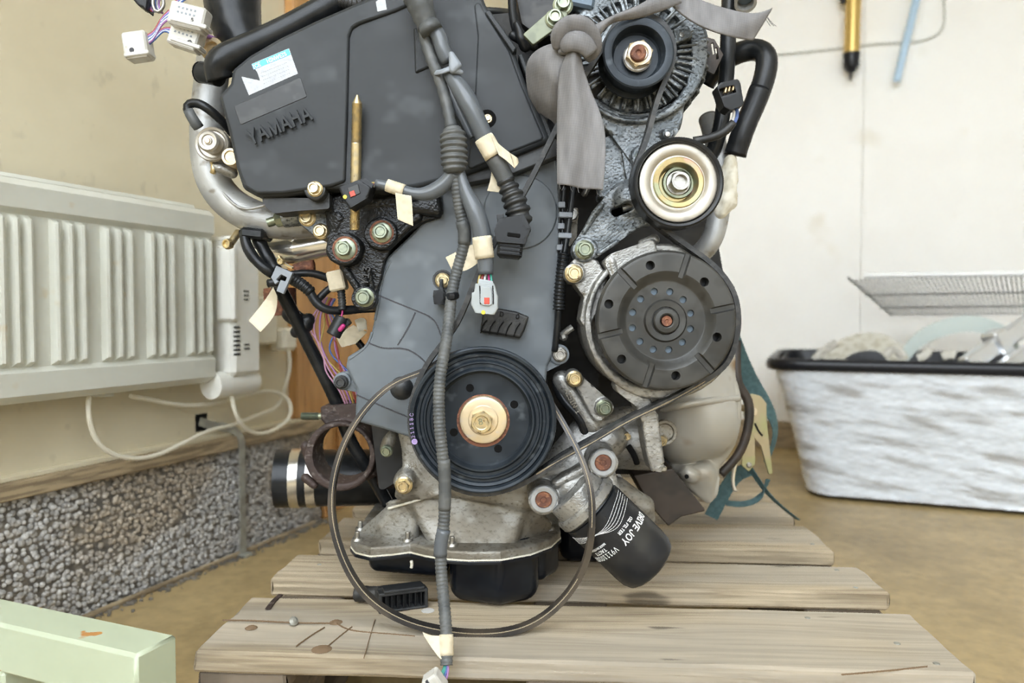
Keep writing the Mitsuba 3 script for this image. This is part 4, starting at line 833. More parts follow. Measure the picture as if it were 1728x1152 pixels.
for x, y in ((608, 893), (603, 911), (688, 912), (763, 920), (855, 913), (927, 893)):
    c = Z(x, y, ZF + .010); add(fc + "__stud", lathe(c, [(0, .011), (.0028, .011), (.0032, .010), (.0032, .003), (.006, .003), (.007, 0), (0, 0)], 16, (0, 0, 1)), "zinc", 30)
bolt(fc, 681, 819, .915, 11, 15, "gold", 7, .25)
bolt(fc, 652, 761, .94, 8, 10.5, "zinc_green", 5, .3, label="small bolt on the case's left edge")
add(fc + "__mark", txt("88-", 690, 791, .9165, 9, 10, .0008), "cast_alu_dirty")
add(fc + "__seam", ptube([(655, 858, .952), (690, 848, .944), (722, 838, .937), (745, 831, .934)], 2.2, n=8), "white_dirty", True)
op = sub("oil_pan")
add(op, slab(g.buffer(.0012), ZF - .0060, ZF - .0023, .0012), "pan_black", 30, label="glossy black sheet steel oil pan")
def xyh(l, z): return [(*Z(x, y, ZF - .006)[:2], z) for x, y in l]
def hullz(pts, r): return m3.Manifold.batch_hull([m3.Manifold.sphere(r, 20).translate([x, y, z]) for x, y, z in pts])
def px_at(x, Y): return P(x, 960, Y)[0]
deep = hullz([(px_at(a, Y), Y, z) for a, Y in ((788, .95), (842, .936), (880, .95)) for z in (.205, .1665)] + [(px_at(788, .95), 1.15, z) for z in (.205, .168)] + [(px_at(880, .95), 1.15, z) for z in (.205, .168)], .0215)
shal = hullz([(px_at(a, Y), Y, z) for a, Y in ((640, .975), (740, .955)) for z in (.206, .186)] + [(px_at(640, .98), 1.15, .206), (px_at(640, .98), 1.15, .186), (px_at(740, .98), 1.15, .206)], .013)
step_ = hullz([(px_at(a, Y), Y, z) for a, Y in ((910, .965), (928, .99)) for z in (.206, .176)] + [(px_at(925, .98), 1.15, .206), (px_at(925, .98), 1.15, .176)], .011)
add(op + "__sump", soft(union(deep, shal, step_), .005, 4), "pan_black", True)
add(op + "__rear_sump", to_tm(hullz([(px_at(a, 1.08), Y, z) for a in (968, 1050) for Y in (1.10, 1.3) for z in (.235, .166)], .02)), "pan_black", 40)
add(op + "__drip", ptube([(694, 946, .925), (695, 952, .926), (694, 958, .926)], 2.8, n=8), "white_dirty", True)

# --- filter housing with its two bosses
fh = sub("filter_housing")
A0, A1 = P(997, 857, .88), P(1097, 953, .88); fa = (A1 - A0) / np.linalg.norm(A1 - A0); fu = np.array([0, -1.0, 0]); fv = np.cross(fa, fu)
rf = .0385
fm = union(Mc(A0 - fa * .032, A0 - fa * .002, .034, .0365), Mcy(917, 844, .8685, .93, 26), Mcy(1018, 781, .8685, .93, 26), Mh((917, 844, .90, 18), (960, 820, .895, 26), (1018, 781, .90, 22)), Mh((960, 830, .90, 30), (1000, 800, .905, 30), (975, 850, .895, 30)),
           Mh((918, 800, .915, 20), (960, 790, .915, 26), (1030, 740, .93, 30), (990, 720, .94, 24)), Mh((1025, 800, .89, 14), (1036, 826, .885, 10)), Mh((940, 815, .885, 10), (985, 790, .885, 10)))
add(fh, soft(fm, .0035, 8, .0006, 3), "cast_alu", True, label="cast aluminium oil filter housing")
add(fh + "__lip", lathe(A0, [(0, -.016), (.0375, -.016), (.040, -.013), (.040, -.0045), (.0385, -.003), (0, -.003)], 64, fa), "cast_alu", 30)
for x, y in ((917.5, 843.5), (1018, 781)):
    add(fh + "__boss", plathe(x, y, .8645, [(0, 2), (14, 2), (15, 0), (21, 0), (23, 1), (23.5, 4), (23.5, 10), (0, 10)], 48), "boss_white", 30, label="pale machined boss")
    add(fh + "__socket_screw", plathe(x, y, .8645, [(0, 1.8), (4.5, 1.8), (5.5, .6), (12.5, .4), (14, 1.5), (14, 5), (0, 5)], 32), "rust", 30, label="rusty socket screw")
# oil filter
of = sub("oil_filter"); Lf = np.linalg.norm(A1 - A0) + .002
add(of, lathe(A0, [(0, 0), (.0372, 0), (.0385, .001), (.0385, Lf - .020), (.0375, Lf - .010), (.0345, Lf - .003), (.030, Lf), (0, Lf)], 96, fa), "filter_black", 30, label="black canister oil filter with white print")
add(of + "__seal", lathe(A0, [(0, -.0032), (.0372, -.0032), (.0378, -.001), (0, -.001)], 64, fa), "rubber", 30)
def on_can(m, a0, th0):              # flat lettering bent round the can
    v = m.vertices; rr = rf + .00005 + v[:, 2]; th = th0 + v[:, 0] / rf; al = a0 + v[:, 1]
    q = A0 + al[:, None] * fa + rr[:, None] * (np.cos(th)[:, None] * fu + np.sin(th)[:, None] * fv)
    return fix(trimesh.Trimesh(q, m.faces, process=False))
def can_text(s, h, a0, th0, th1, bold=False):
    m = meshkit.text_mesh(s, h, .00025, bold); v = m.vertices; v[:, 0] -= v[:, 0].min(); v[:, 0] *= (th1 - th0) * rf / v[:, 0].max(); m.vertices = v
    return on_can(m.subdivide_to_size(.004), a0, th0)
add(of + "__print", cat([can_text("DRIVE JOY", .0078, .0395, -1.27, -.02, True), can_text("OIL FILTER", .0037, .0310, -.78, -.12, True), can_text("V91110102", .0066, .0395, .20, 1.22), can_text("TACTI", .0042, .0335, .47, .93, True), can_text("MADE IN CHINA", .0027, .0285, .36, 1.0, True)]), "print_white", label="white lettering on the filter")
wl_ = []
for j in range(5):
    tt = np.linspace(-1.35, 1.35, 60); u = (tt + 1.35) / 2.7
    al2 = .006 + .0034 * j * (1 - .55 * np.exp(-((u - .62) / .16) ** 2)) + .0105 * np.exp(-((u - .55 + .02 * j) / .26) ** 2) - .001 * j * u
    q = A0 + al2[:, None] * fa + (rf + .0001) * (np.cos(tt)[:, None] * fu + np.sin(tt)[:, None] * fv); nrm_ = np.cos(tt)[:, None] * fu + np.sin(tt)[:, None] * fv
    wl_.append(sweep(q, .00026, 6))
add(of + "__wave_lines", cat(wl_), "print_white", True)

# --- coolant pipe arm with its bolts, water pump body
wp = sub("pump_housing")
add(wp, soft(union(Mh((948, 640, .925, 16), (1000, 716, .925, 18)), Mh((960, 655, .93, 14), (1010, 720, .93, 16)), Mh((1000, 716, .93, 22), (1060, 700, .95, 16)), Mc(P(1000, 745, .97), P(1112, 745, .955), .033, .036), Mh((1000, 720, .95, 24), (1085, 770, .96, 22), (1090, 720, .96, 22))), .004, 7, .0006, 12), "cast_alu", True, label="grey pump housing right of the crank pulley")
add(wp + "__arm", soft(union(Mp([(966, 640), (980, 632), (1000, 650), (1030, 676), (1036, 692), (1022, 706), (1006, 712), (996, 700), (976, 660)], .902, .925, .004), Mcy(969, 639, .899, .93, 15), Mcy(1020, 688, .899, .93, 16)), .003, 5), "cast_alu", 40)
bolt(wp, 969.5, 639, .899, 11, 13.5, "gold", 6, .2); bolt(wp, 1020, 688, .899, 11, 14, "zinc_green", 7, .5)
add(wp + "__mark", txt("AISIN 1", 951, 658, .9085, 9, -62, .0007), "cast_alu_dirty", label="cast lettering on the pump neck")
add(wp + "__flange", soft(Mp([(1080, 715), (1096, 704), (1106, 720), (1121, 786), (1116, 798), (1102, 794), (1092, 760)], .925, .97, .003), .003, 4), "cast_alu", 40)
add(wp + "__brass_bolt", cat([hexhead(P(1057, 735, .925), 7 * sc(.92), .008, (0, -1, 0), .2)]), "gold", 28)
add(wp + "__disc", plathe(1122, 730, .985, [(0, 2), (14, 2), (16, 0), (20, 0), (21.5, 1), (21.5, 8), (0, 8)], 40), "cast_alu_dirty", 30)
add(wp + "__disc_bolt", cat([hexhead(P(1118, 742, .985), 10 * sc(.98), .012, (-.3, -1, 0), .2)]), "gold", 28)
add(wp + "__corner_bolt", cat([pbox(1111, 786, 1126, 797, .93, .02, .002, 0)]), "zinc", 28)
add(wp + "__slot", ptube([(1060, 752, .922), (1070, 768, .922), (1075, 782, .925)], 5, n=10), "slot_dark", True)
add(wp + "__hose", ptube([(938, 640, .93), (950, 672, .925), (970, 695, .92), (985, 720, .92), (985, 745, .925), (970, 765, .93)], 8.5, n=12), "rubber", True, label="thin black hose behind the belt")
add(sub("lower_casting"), soft(union(Mh((1040, 830, .97, 26), (1085, 855, .97, 20), (1060, 880, .98, 14), (1098, 876, .98, 8))), .004, 4, .003, 20), "cast_alu_dirty", True, label="dirty alloy casting behind the oil filter")
add(sub("support_plate"), pplate([(1068, 802), (1135, 790), (1192, 862), (1150, 872), (1128, 888), (1096, 852)], 1.02, .10, .002, .002), "brown_steel", 30, label="dark brown steel support under the bell housing")

# --- bell housing at the back right
bh = sub("bell_housing")
bp = [(1100, 600), (1180, 560), (1243, 585), (1244, 640), (1254, 672), (1254, 720), (1240, 765), (1216, 796), (1213, 846), (1196, 853), (1170, 838), (1130, 790), (1118, 740), (1090, 700)]
bm = union(Mp(bp, 1.075, 1.20, .01), Mh((1160, 640, 1.08, 60), (1200, 640, 1.08, 36), (1190, 720, 1.075, 56), (1150, 740, 1.08, 46)), Mh((1150, 800, 1.07, 14), (1190, 800, 1.07, 20), (1195, 845, 1.08, 8)), Mh((1160, 800, 1.055, 16), (1168, 806, 1.055, 14)))
add(bh, soft(bm, .006, 6, 0, 0, 8), "bell_cream", True, label="cream grey cast bell housing with brown stains")
add(bh + "__flange", ptube([(1243, 575, 1.13), (1244, 638, 1.12), (1250, 655, 1.12), (1262, 676, 1.12), (1262, 722, 1.12), (1246, 766, 1.12), (1216, 800, 1.12)], 8, n=10, flat=.8), "brown_steel", True, label="dark flange edge of the bell housing")
add(bh + "__hole", plathe(1159, 804, 1.0385, [(0, 0), (3.6, 0), (3.6, 2), (0, 2)], 16), "slot_dark")
add(bh + "__ridge", ptube([(1115, 690, 1.045), (1150, 684, 1.028), (1200, 676, 1.035), (1246, 672, 1.075)], 6, n=10), "bell_cream", True)
gx = soft(union(Mp([(1020, 560), (1240, 470), (1240, 640), (1100, 700), (1010, 690)], 1.1, 1.3, .01), Mp([(900, 290), (1195, 310), (1222, 470), (1222, 660), (1190, 790), (1110, 800), (930, 800)], 1.09, 1.3, .02)), .02, 0)
add(sub("gearbox_face"), gx, "block_dark", 30)

# --- pipes at the right
rp_ = sub("coolant_pipe")
add(rp_, ptube([(1196, 200, 1.0), (1212, 262, .97), (1216, 320, .955), (1210, 375, .95), (1196, 412, .95), (1172, 436, .96)], 17, n=18), "alu_pipe", True, label="pale alloy pipe behind the idler pulley")
add(rp_ + "__wrap", (lambda t: t)(soft(union(Mh((1232, 272, .945, 11), (1228, 340, .94, 16), (1214, 360, .94, 10)), Mh((1238, 300, .945, 8), (1236, 325, .945, 8))), .003, 3, .006, 31)), "white_dirty", True, label="crumpled off-white tape around the pipe")
hs_ = sub("heater_hose")
add(hs_, ptube([(1232, -30, .94), (1229, 60, .94), (1224, 150, .945), (1212, 230, .95), (1200, 262, .96)], 13, n=18), "rubber", True, label="straight black hose at the right of the alternator")
add(hs_, ptube([(1190, 140, 1.0), (1215, 108, .985), (1245, 90, .97), (1272, 84, .96), (1290, 92, .95), (1293, 116, .945), (1276, 170, .945), (1254, 220, .945), (1240, 262, .95)], 17, n=20), "rubber", True, label="thick black hose bent over to the right of the alternator")
for x, y in ((1284, 145), (1266, 192), (1250, 230)): pass
add(sub("hose_tape"), ptube([(1283, 150, .9445), (1268, 188, .9445), (1254, 221, .9445), (1241, 262, .9495)], 18.2, n=18, wob=.03, corr=(.02, .01)), "plastic_black", True, label="black tape wound on the bent hose")
add(sub("pipe_end"), to_tm(Mc(P(1256, -40, .93), P(1258, 6, .90), .0115, .0125) - Mc(P(1257, -20, .918), P(1258, 12, .895), .0092)), "alu_pipe", 30, label="open end of a metal pipe at the top right")
add(sub("pipe_end__bore"), to_tm(Mc(P(1256, -30, .922), P(1257.4, -4, .906), .0091)), "clutch_blue")

# --- left side: water outlet pipe, damper, flange, hoses
ipn = sub("intake_pipe")
add(ipn, ptube([(362, 92, .99), (356, 140, .985), (350, 200, .98), (350, 258, .975), (362, 308, .965), (392, 345, .955), (436, 368, .95), (485, 376, .95), (550, 370, .96)], 27, n=28), "alu_pipe", True, label="curved grey aluminium pipe at the left")
add(ipn + "__rib", ptube([(356, 300, .95), (384, 334, .935), (412, 352, .925), (448, 346, .925)], 2.5, n=8), "alu_pipe", True)
add(ipn + "__seat", plathe(357, 82, .945, [(0, 4), (11, 4), (12, 0), (19, 0), (20, 2), (20, 20), (0, 20)], 40), "gold_pale", 30, label="tan round port at the top of the pipe")
pdm = sub("pressure_damper")
add(pdm, plathe(356, 242, .905, [(0, 5), (22, 5), (24, 3), (27.5, 2), (29, 3.5), (29, 9), (25, 11), (25, 30), (0, 30)], 64), "idler_silver", 30, label="round silver pressure damper")
add(pdm + "__cap", plathe(350, 237, .889, [(0, 1), (3, .4), (6, .6), (7, 3), (10, 3), (11, 1), (15, .6), (18, 3), (18, 16), (0, 16)], 48), "idler_silver", 30)
add(pdm + "__nut", plathe(349.5, 237, .888, [(0, 0), (4, 0), (5, 1), (5, 3), (0, 3)], 24), "gold_pale", 30)
add(sub("fuel_port"), plathe(388, 264, .90, [(0, 2), (9, 2), (10, 0), (14, 0), (15, 2), (15, 30), (0, 30)], 40), "gold_pale", 30, label="copper coloured round plug beside the damper")
add(sub("fuel_elbow"), soft(union(Mh((362, 280, .92, 7), (372, 284, .92, 9), (392, 292, .925, 9))), .003, 4), "cast_alu", True)
add(sub("fuel_elbow__ring"), ptube([(359, 274, .92), (361, 284, .918), (359, 292, .92)], 5, n=10), "gold", True)
add(sub("vacuum_hose"), ptube([(337, 215, .915), (326, 200, .91), (317, 186, .91), (318, 177, .91), (330, 174, .91), (350, 183, .91), (378, 208, .925), (392, 225, .94)], 7.5, n=12), "rubber", True, label="small curled black hose above the damper")
add(sub("vacuum_hose__tape"), ptube([(335, 216, .914), (325, 200, .909), (318, 187, .909)], 8.6, n=12, wob=.15), "conduit_grey", True)
bh_ = sub("breather_hose")
add(bh_, ptube([(338, 122, .90), (352, 124, .895), (370, 128, .89)], 17.5, n=20), "rubber", True, label="short black hose stub at the upper left")
add(bh_, ptube([(372, 134, .885, 22), (368, 112, .88, 23), (380, 98, .88, 23), (412, 82, .885, 22), (480, 50, .895, 21), (540, 18, .90, 21), (612, -22, .91, 21)], None, n=22), "rubber", True, label="long black rubber hose along the top edge of the cover")
add(sub("air_boot"), ptube([(392, -60, .98, 52), (392, 0, .97, 46), (398, 40, .965, 42), (412, 74, .96, 34), (425, 96, .96, 30)], None, n=26), "rubber", True, label="fat black air duct behind the upper hose")
fl_ = sub("water_flange")
add(fl_, soft(union(Mp([(500, 352), (557, 345), (560, 398), (541, 405), (522, 392), (503, 376)], .915, .95, .003), Mc(P(478, 368, .93), P(512, 364, .93), .0115)), .003, 4), "cast_alu_cold", 40, label="small grey flange plate with two bolts")
bolt(fl_, 518, 367, .915, 11, 14.5, "gold", 6, .3); bolt(fl_, 541, 390, .915, 10.5, 13.5, "gold", 6, .3)
add(fl_ + "__fitting", cat([to_tm(Mc(P(452, 376, .93), P(466, 372, .93), .0055, n=16)), hexhead(P(478, 369, .93), .0095, .009, P(452, 376, .93) - P(478, 369, .93), 0, .1)]), "zinc_green", 28)
add(sub("throttle_pipe"), soft(union(Mh((438, 428, .99, 22), (500, 420, .985, 24), (560, 408, .985, 22)), Mh((490, 400, .96, 8), (498, 384, .95, 7), (496, 396, .945, 6))), .004, 5), "polished", True, label="bright polished pipe under the flange")
add(sub("brass_fitting"), cat([hexhead(P(388, 412, .93), .0065, .008, (-.3, -1, 0), .3), to_tm(Mc(P(389, 411, .932), P(402, 392, .95), .0045))]), "gold", 28, label="small brass bolt left of the braided hoses")
add(sub("loop_hose"), ptube([(412, 390, .935), (416, 412, .93), (428, 434, .93), (446, 452, .93), (462, 462, .935)], 9, n=14, corr=(.0022, .05)), "rubber", True, label="black braided hose bending under the pipe")
add(sub("loop_hose"), ptube([(430, 390, .95), (440, 412, .945), (452, 434, .945), (466, 456, .945)], 11, n=14, corr=(.0022, .05)), "rubber", True)
add(sub("loop_hose__collar"), pbox(404, 384, 444, 402, .925, .04, .003, -6), "rubber")
add(sub("hose_clip"), (lambda g: plate(g, .915, .921, .0008))(poly([(457, 468), (466, 448), (494, 460), (478, 496), (466, 491), (473, 472), (481, 475), (484, 468), (474, 463), (466, 472), (470, 475), (464, 480)], .915, .0004)), "clip_grey", 30, label="grey hooked hose clip")
add(sub("hose_clip__screw"), cat([hexhead(P(476, 441, .915), .0045, .005, (-.3, -1, 0), .3), pribbon([(472, 432, .92), (482, 446, .918), (494, 452, .918)], 9, .002, [0, 1, .2])]), "gold", 28)
add(sub("long_hose"), ptube([(468, 480, .97), (490, 520, .985), (520, 580, 1.0), (550, 640, 1.01), (572, 690, 1.02), (590, 740, 1.03), (620, 790, 1.04), (655, 850, 1.05)], 11.5, n=16), "rubber", True, label="long black hose running down to the left of the grey cover")
add(sub("sensor"), ptube([(498, 455, .96), (515, 450, .96), (530, 448, .96)], 10, n=14), "rust", True, label="red brown sensor under the polished pipe")
add(sub("relay_pot"), soft(Mc(P(474, 532, 1.03), P(472, 486, 1.03), .021), .005, 2), "rust", 40, label="brown cylindrical part behind the paper tag")
# rusty exhaust ring
er = sub("exhaust_ring")
rg = union(Mcy(573, 770, .99, 1.045, 60) - Mcy(573, 770, .98, 1.1, 49), Mh((516, 752, 1.0, 9), (520, 776, 1.0, 6)), Mh((516, 806, 1.0, 8), (530, 818, 1.0, 7)), Mp([(540, 686), (604, 680), (606, 716), (590, 724), (556, 722), (541, 708)], 1.0, 1.06, .003), Mh((620, 800, 1.02, 10), (660, 778, 1.03, 10))) - Mcy(573, 770, .98, 1.1, 49)
add(er, soft(rg, .0035, 5, .001, 5), "rust_dark", 45, label="rusty brown exhaust ring at the lower left")
p0, p1 = P(508, 702, 1.02), P(545, 702, 1.02)
z = 0; pr_ = [(0, 0), (.0045, .0005)]
while z < .022: pr_ += [(.0052, z + .002), (.0045, z + .0027)]; z += .0014
pr_ += [(.0052, .03), (0, .03)]
add(er + "__stud", lathe(p0, pr_, 16, p1 - p0), "zinc_green", 30)
# big rubber pipe with clamps
ah = sub("air_hose")
add(ah, lathe(P(466, 807, 1.13), [(0, .004), (.035, .004), (.037, 0), (.0425, .001), (.0425, .05), (.0418, .052), (.0418, .20), (0, .20)], 48, (1, .12, -.01)), "rubber", 30, label="wide black rubber pipe lying across behind the exhaust ring")
for x in (.022, .046): add(ah + "__clamp", lathe(P(466, 807, 1.13) + np.array([x, .12 * x, 0]), [(.0425, 0), (.0436, .0005), (.0436, .0135), (.0425, .014)] + [(.0425, 0)], 48, (1, .12, -.01)), "clamp_steel", 30, label="shiny steel hose clamp")
add(sub("exhaust_pipe"), ptube([(640, 800, 1.05), (680, 800, 1.05), (720, 830, 1.06)], 26, n=16), "rust_dark", True)

# --- top: brackets between cover and alternator
tbk = sub("top_bracket")
add(tbk, pplate([(876, 52), (884, 56), (918, 26), (934, 14), (958, 20), (958, 36), (935, 50), (900, 76)], .852, .006, .002, .001), "olive_zinc", 30, label="olive zinc bracket at the top")
bolt(tbk, 936, 31, .852, 12, 16, "zinc_green", 7, .3); bolt(tbk, 950, 8, .856, 12, 17, "zinc_green", 7, .1)
add(sub("top_housing"), soft(union(Mp([(866, -30), (1010, -30), (1000, 30), (960, 60), (910, 60), (880, 40)], .90, 1.1, .006)), .006, 4), "rubber_dull", 40)
add(sub("pump_body"), soft(union(Mh((985, 60, .90, 40), (1000, 150, .91, 40), (960, 120, .92, 40)), Mp([(945, 120), (1010, 120), (1030, 230), (960, 300), (940, 250)], .93, 1.05, .006)), .006, 4, .002, 3), "block_dark", True)
add(sub("top_plug"), cat([pbox(958, -14, 1004, 10, .87, .03, .003, -12), ptube([(976, 8, .885), (986, 20, .885)], 10, n=12)]), "clutch_blue", 30, label="blue grey plug at the top edge")
add(sub("top_hose"), ptube([(864, -20, .88), (866, 30, .885), (876, 62, .89), (890, 80, .90)], 7, n=12), "rubber", True)
add(sub("top_clip"), soft(union(Mh((872, 42, .875, 6), (880, 66, .875, 8), (886, 78, .88, 10)), Mh((866, 60, .88, 7), (900, 78, .885, 9))), .003, 3, .003, 8), "plastic_black", True)
add(sub("pipe_top"), ptube([(820, 18, 1.05), (850, 20, 1.04), (870, 24, 1.02)], 6, n=10), "rubber", True)
for l in ([(1005, 270, .91), (1000, 300, .91), (985, 330, .92)],): add(sub("tensioner_rod"), ptube(l, 5, n=10), "zinc", True)
add(sub("side_bolt"), cat([hexhead(P(966, 362, .925), .008, .008, (-.2, -1, 0), .2), to_tm(Mc(P(966, 364, .925), P(966, 364, .96), .007))]), "zinc", 28)
add(sub("side_arm"), pplate([(958, 350), (976, 350), (974, 400), (960, 420), (956, 400)], .935, .01, .002, .001), "cast_alu_dirty", 30)
add(sub("lever"), cat([pbox(944, 560, 958, 575, .915, .012, .003, 20), ptube([(948, 566, .92), (960, 556, .918), (966, 552, .918)], 6, n=10)]), "cast_alu", 30, label="small alloy lever beside the cable")
# ------------------------------------------------------------------ belts
db = thing("drive_belt", "ribbed black drive belt running round the alternator, idler and crank pulleys", "belt")
bl = [(728, 604, .862), (768, 551, .862), (804, 470, .858), (845, 392, .855), (890, 315, .852), (941, 213, .849), (985, 133, .847), (1018, 80, .846), (1040, 44, .846), (1078, 30, .846), (1118, 48, .846), (1134, 88, .846), (1124, 130, .846), (1108, 170, .846), (1088, 240, .846), (1070, 290, .846), (1069, 325, .846), (1084, 355, .846), (1112, 382, .846), (1160, 418, .846), (1204, 452, .846), (1236, 500, .846), (1240, 560, .846), (1222, 612, .846), (1184, 642, .846),
      (1130, 672, .848), (1060, 706, .851), (1000, 741, .855), (945, 772, .859), (900, 803, .862), (814, 830, .864), (740, 802, .864), (700, 745, .864), (696, 680, .864)]
def belt(l, w, th, step): return ribbon(pts3(l), w, th, (0, 1, 0), step, True)
add(db, belt(bl, .022, .0054, .004), "belt", 30)
seg = [(905, 800, .851), (945, 776, .8485), (1000, 746, .8445), (1060, 711, .8405), (1130, 677, .8375), (1190, 643, .8355)]
add(db + "__frayed_edge", ptube(seg, 1.4, n=6, wob=.8), "cord_edge", True, label="frayed tan cord along the belt's lower edge")
for f in np.linspace(.05, .95, 16):
    i = f * (len(seg) - 1); a, b = np.array(seg[int(i)]), np.array(seg[min(int(i) + 1, 5)]); p = a + (b - a) * (i - int(i)); q = P(p[0], p[1] - 5.5, p[2] + .0105)
    add(db + "__crack", bar(q - [.0, .007, .0], q + [.0005, .007, 0], .0007, .0012, .0001, (1, 0, .3)), "slot_dark")
for q0, q1, nn in (((768, 551, .852), (930, 236, .839), 9), ((1122, 136, .8362), (1080, 258, .8362), 5), ((1069, 300, .8362), (1084, 353, .8362), 4), ((1112, 384, .8362), (1165, 424, .8362), 4)):
    for f in np.linspace(0.05, .95, nn):
        p = np.array(q0) * (1 - f) + np.array(q1) * f; q = P(*p); d = P(*q1) - P(*q0); d /= np.linalg.norm(d); tt = np.cross(d, [0, 1, 0])
        add(db + "__crack", bar(q - tt * .0019, q + tt * .0019, .0008, .0007, .0001, (0, 1, 0)), "slot_dark")
lb = [(716, 625, .868), (672, 643, .862), (630, 675, .858), (590, 730, .855), (566, 795, .853), (560, 860, .852), (575, 930, .852), (615, 1000, .851), (680, 1045, .848), (750, 1064, .846), (820, 1069, .845), (890, 1055, .848), (945, 1016, .852), (985, 955, .846), (999, 880, .834), (993, 810, .836), (966, 742, .85), (940, 696, .863), (912, 652, .872), (876, 612, .876), (815, 592, .878), (760, 600, .876)]
b2 = thing("drive_belt", "loose worn belt hanging in a wide ring from the crank pulley to the pallet", "belt")
add(b2, belt(lb, .0115, .0066, .004), "belt_worn", 30)
add(b2 + "__cord", belt([(x, y, Y - .0059) for x, y, Y in lb], .0004, .0010, .006), "cord_edge", label="pale cord showing in the belt's edge")

# ------------------------------------------------------------------ grey webbing tied round the top
ws = thing("webbing_strap", "frayed grey woven strap knotted around the engine beside the alternator", "strap")
tail_l = [(962, 82, .80), (948, 112, .80), (942, 160, .803), (941, 230, .805), (941, 312, .805)]
tail_r = [(976, 80, .80), (984, 115, .80), (1000, 160, .80), (1019, 215, .798), (1016, 322, .800)]
add(ws + "__tail", sheet(tail_l, tail_r, .0022, 16, 60, lambda u, v: .010 * np.sin(np.pi * u) * -(1 - .75 * v) + .0045 * np.sin(8 * u + 3.5 * v) * (.3 + .7 * v)), "webbing", True)
def kt(l, r, fl=1.0): return ptube(l, r, .003, 18, flat=fl)
knot = cat([kt([(945, 80, .80, 12), (946, 58, .79, 17), (960, 44, .785, 18), (980, 44, .785, 18), (996, 60, .79, 17), (1000, 84, .80, 14), (988, 98, .808, 10)], None, .55), kt([(950, 78, .795, 12), (964, 70, .785, 16), (982, 72, .785, 17), (998, 90, .79, 13)], None, .6), kt([(952, 92, .80, 10), (958, 70, .80, 16), (975, 58, .80, 18), (1000, 50, .81, 14)], None, .7)])
add(ws + "__knot", knot, "webbing", True)
add(ws + "__loop", sheet([(948, 70, .81), (915, 80, .82), (893, 100, .83), (889, 130, .845), (894, 160, .855), (910, 190, .87)], [(968, 92, .812), (962, 130, .815), (958, 160, .82), (955, 180, .83), (950, 195, .84), (944, 215, .86)], .0022, 16, 44, lambda u, v: -.016 * np.sin(np.pi * u) * (.4 + .6 * np.sin(np.pi * v)) + .002 * np.sin(14 * u + 3 * v)), "webbing", True)
add(ws + "__upper_band", sheet([(1000, 45, .80), (1040, 25, .808), (1080, 8, .815), (1130, -25, .83)], [(1004, 72, .80), (1030, 40, .81), (1075, 30, .82), (1150, 5, .83)], .0022, 8, 30, lambda u, v: -.004 * np.sin(np.pi * u)), "webbing", True)
add(ws + "__loose_end", sheet([(1120, -30, .83), (1180, -5, .835), (1240, 20, .84), (1275, 26, .842), (1300, 17, .845)], [(1135, 5, .83), (1165, 35, .832), (1200, 56, .835), (1240, 65, .838), (1272, 66, .84)], .0022, 14, 40, lambda u, v: .006 * np.sin(5 * v + 2 * u)), "webbing", True)
thr = [ptube([(1294 + d, 28 + abs(d), .845), (1300 + 2 * d, 38 + d, .845), (1306 + d * 2, 44, .845)], .5, n=5) for d in (-3, 0, 2)]
thr += [ptube([(x, y - 4, .8005), (x + d, y + 3, .8005), (x + 2 * d, y + 6, .8005)], .45, n=5) for x, y, d in ((944, 313, 1), (952, 315, -2), (962, 317, 2), (975, 319, 1), (990, 321, -1), (1006, 323, 2), (1013, 323, 1))]
add(ws + "__frayed_threads", cat(thr), "webbing", True)

# ------------------------------------------------------------------ main wiring harness
wh = thing("wiring_harness", "grey taped wiring harness hanging down the front of the engine to the pallet", "wiring")
def hp(name, *a, mat="conduit_grey", label=None, **k): return add(wh + "__" + name, ptube(*a, **k), mat, True, label)
hp("trunk", [(692, -30, .83, 24), (706, 0, .832, 23), (716, 28, .835, 19), (724, 50, .838, 17)], None, n=20, corr=(.0075, .05))
hp("strand", [(714, 50, .842), (722, 82, .842), (732, 110, .84), (744, 140, .84), (751, 165, .84), (757, 190, .838), (762, 218, .836)], 9.5, n=14, corr=(.006, .06))
hp("strand", [(728, 45, .838), (741, 62, .836), (748, 84, .836), (758, 104, .838)], 13, n=14, mat="sleeve_grey")
hp("tape_wrap", [(722, 40, .834), (730, 55, .834)], 18.5, n=16, wob=.1)
hp("corrugated_sleeve", [(762, 216, .835, 12), (764, 226, .834, 20), (766, 250, .833, 21.5), (767, 282, .833, 20), (768, 292, .833, 14)], None, n=22, corr=(.0062, .075), step=.001)
main = [(768, 290, .838), (771, 318, .84), (777, 358, .845), (784, 392, .848), (781, 422, .85), (771, 457, .852), (763, 493, .85), (758, 536, .842), (752, 582, .828), (744, 627, .82), (740.5, 671, .817), (743, 732, .815), (749, 793, .815), (750, 865, .815), (748, 893, .814), (744, 935, .812), (746.5, 987, .805), (751, 1038, .79), (753, 1072, .78), (753.5, 1122, .769)]
hp("conduit", main, 9.6, n=14, corr=(.0042, .05), step=.001)
hp("tape_wrap", [(749, 775, .8148), (751, 830, .8148), (750, 860, .8148)], 10.6, n=14, corr=(.009, .03))
hp("tape_wrap", [(749, 893, .8138), (744, 918, .8122), (743, 938, .8116)], 11.5, n=14, mat="sleeve_grey")
hp("tape_wrap", [(779, 372, .845), (784, 392, .8472), (783, 412, .8486)], 11, n=14, wob=.15)
hp("masking_tape", [(753, 1070, .7805), (753.4, 1106, .7725)], 12, n=16, mat="tape_cream", wob=.06)
add(wh + "__tape_flag", sheet([(745, 1072, .778), (730, 1072, .778), (713, 1066, .778)], [(745, 1112, .768), (742, 1110, .768), (716, 1074, .776)], .0006, 4, 12), "tape_cream", True, label="cream masking tape flag near the pallet")
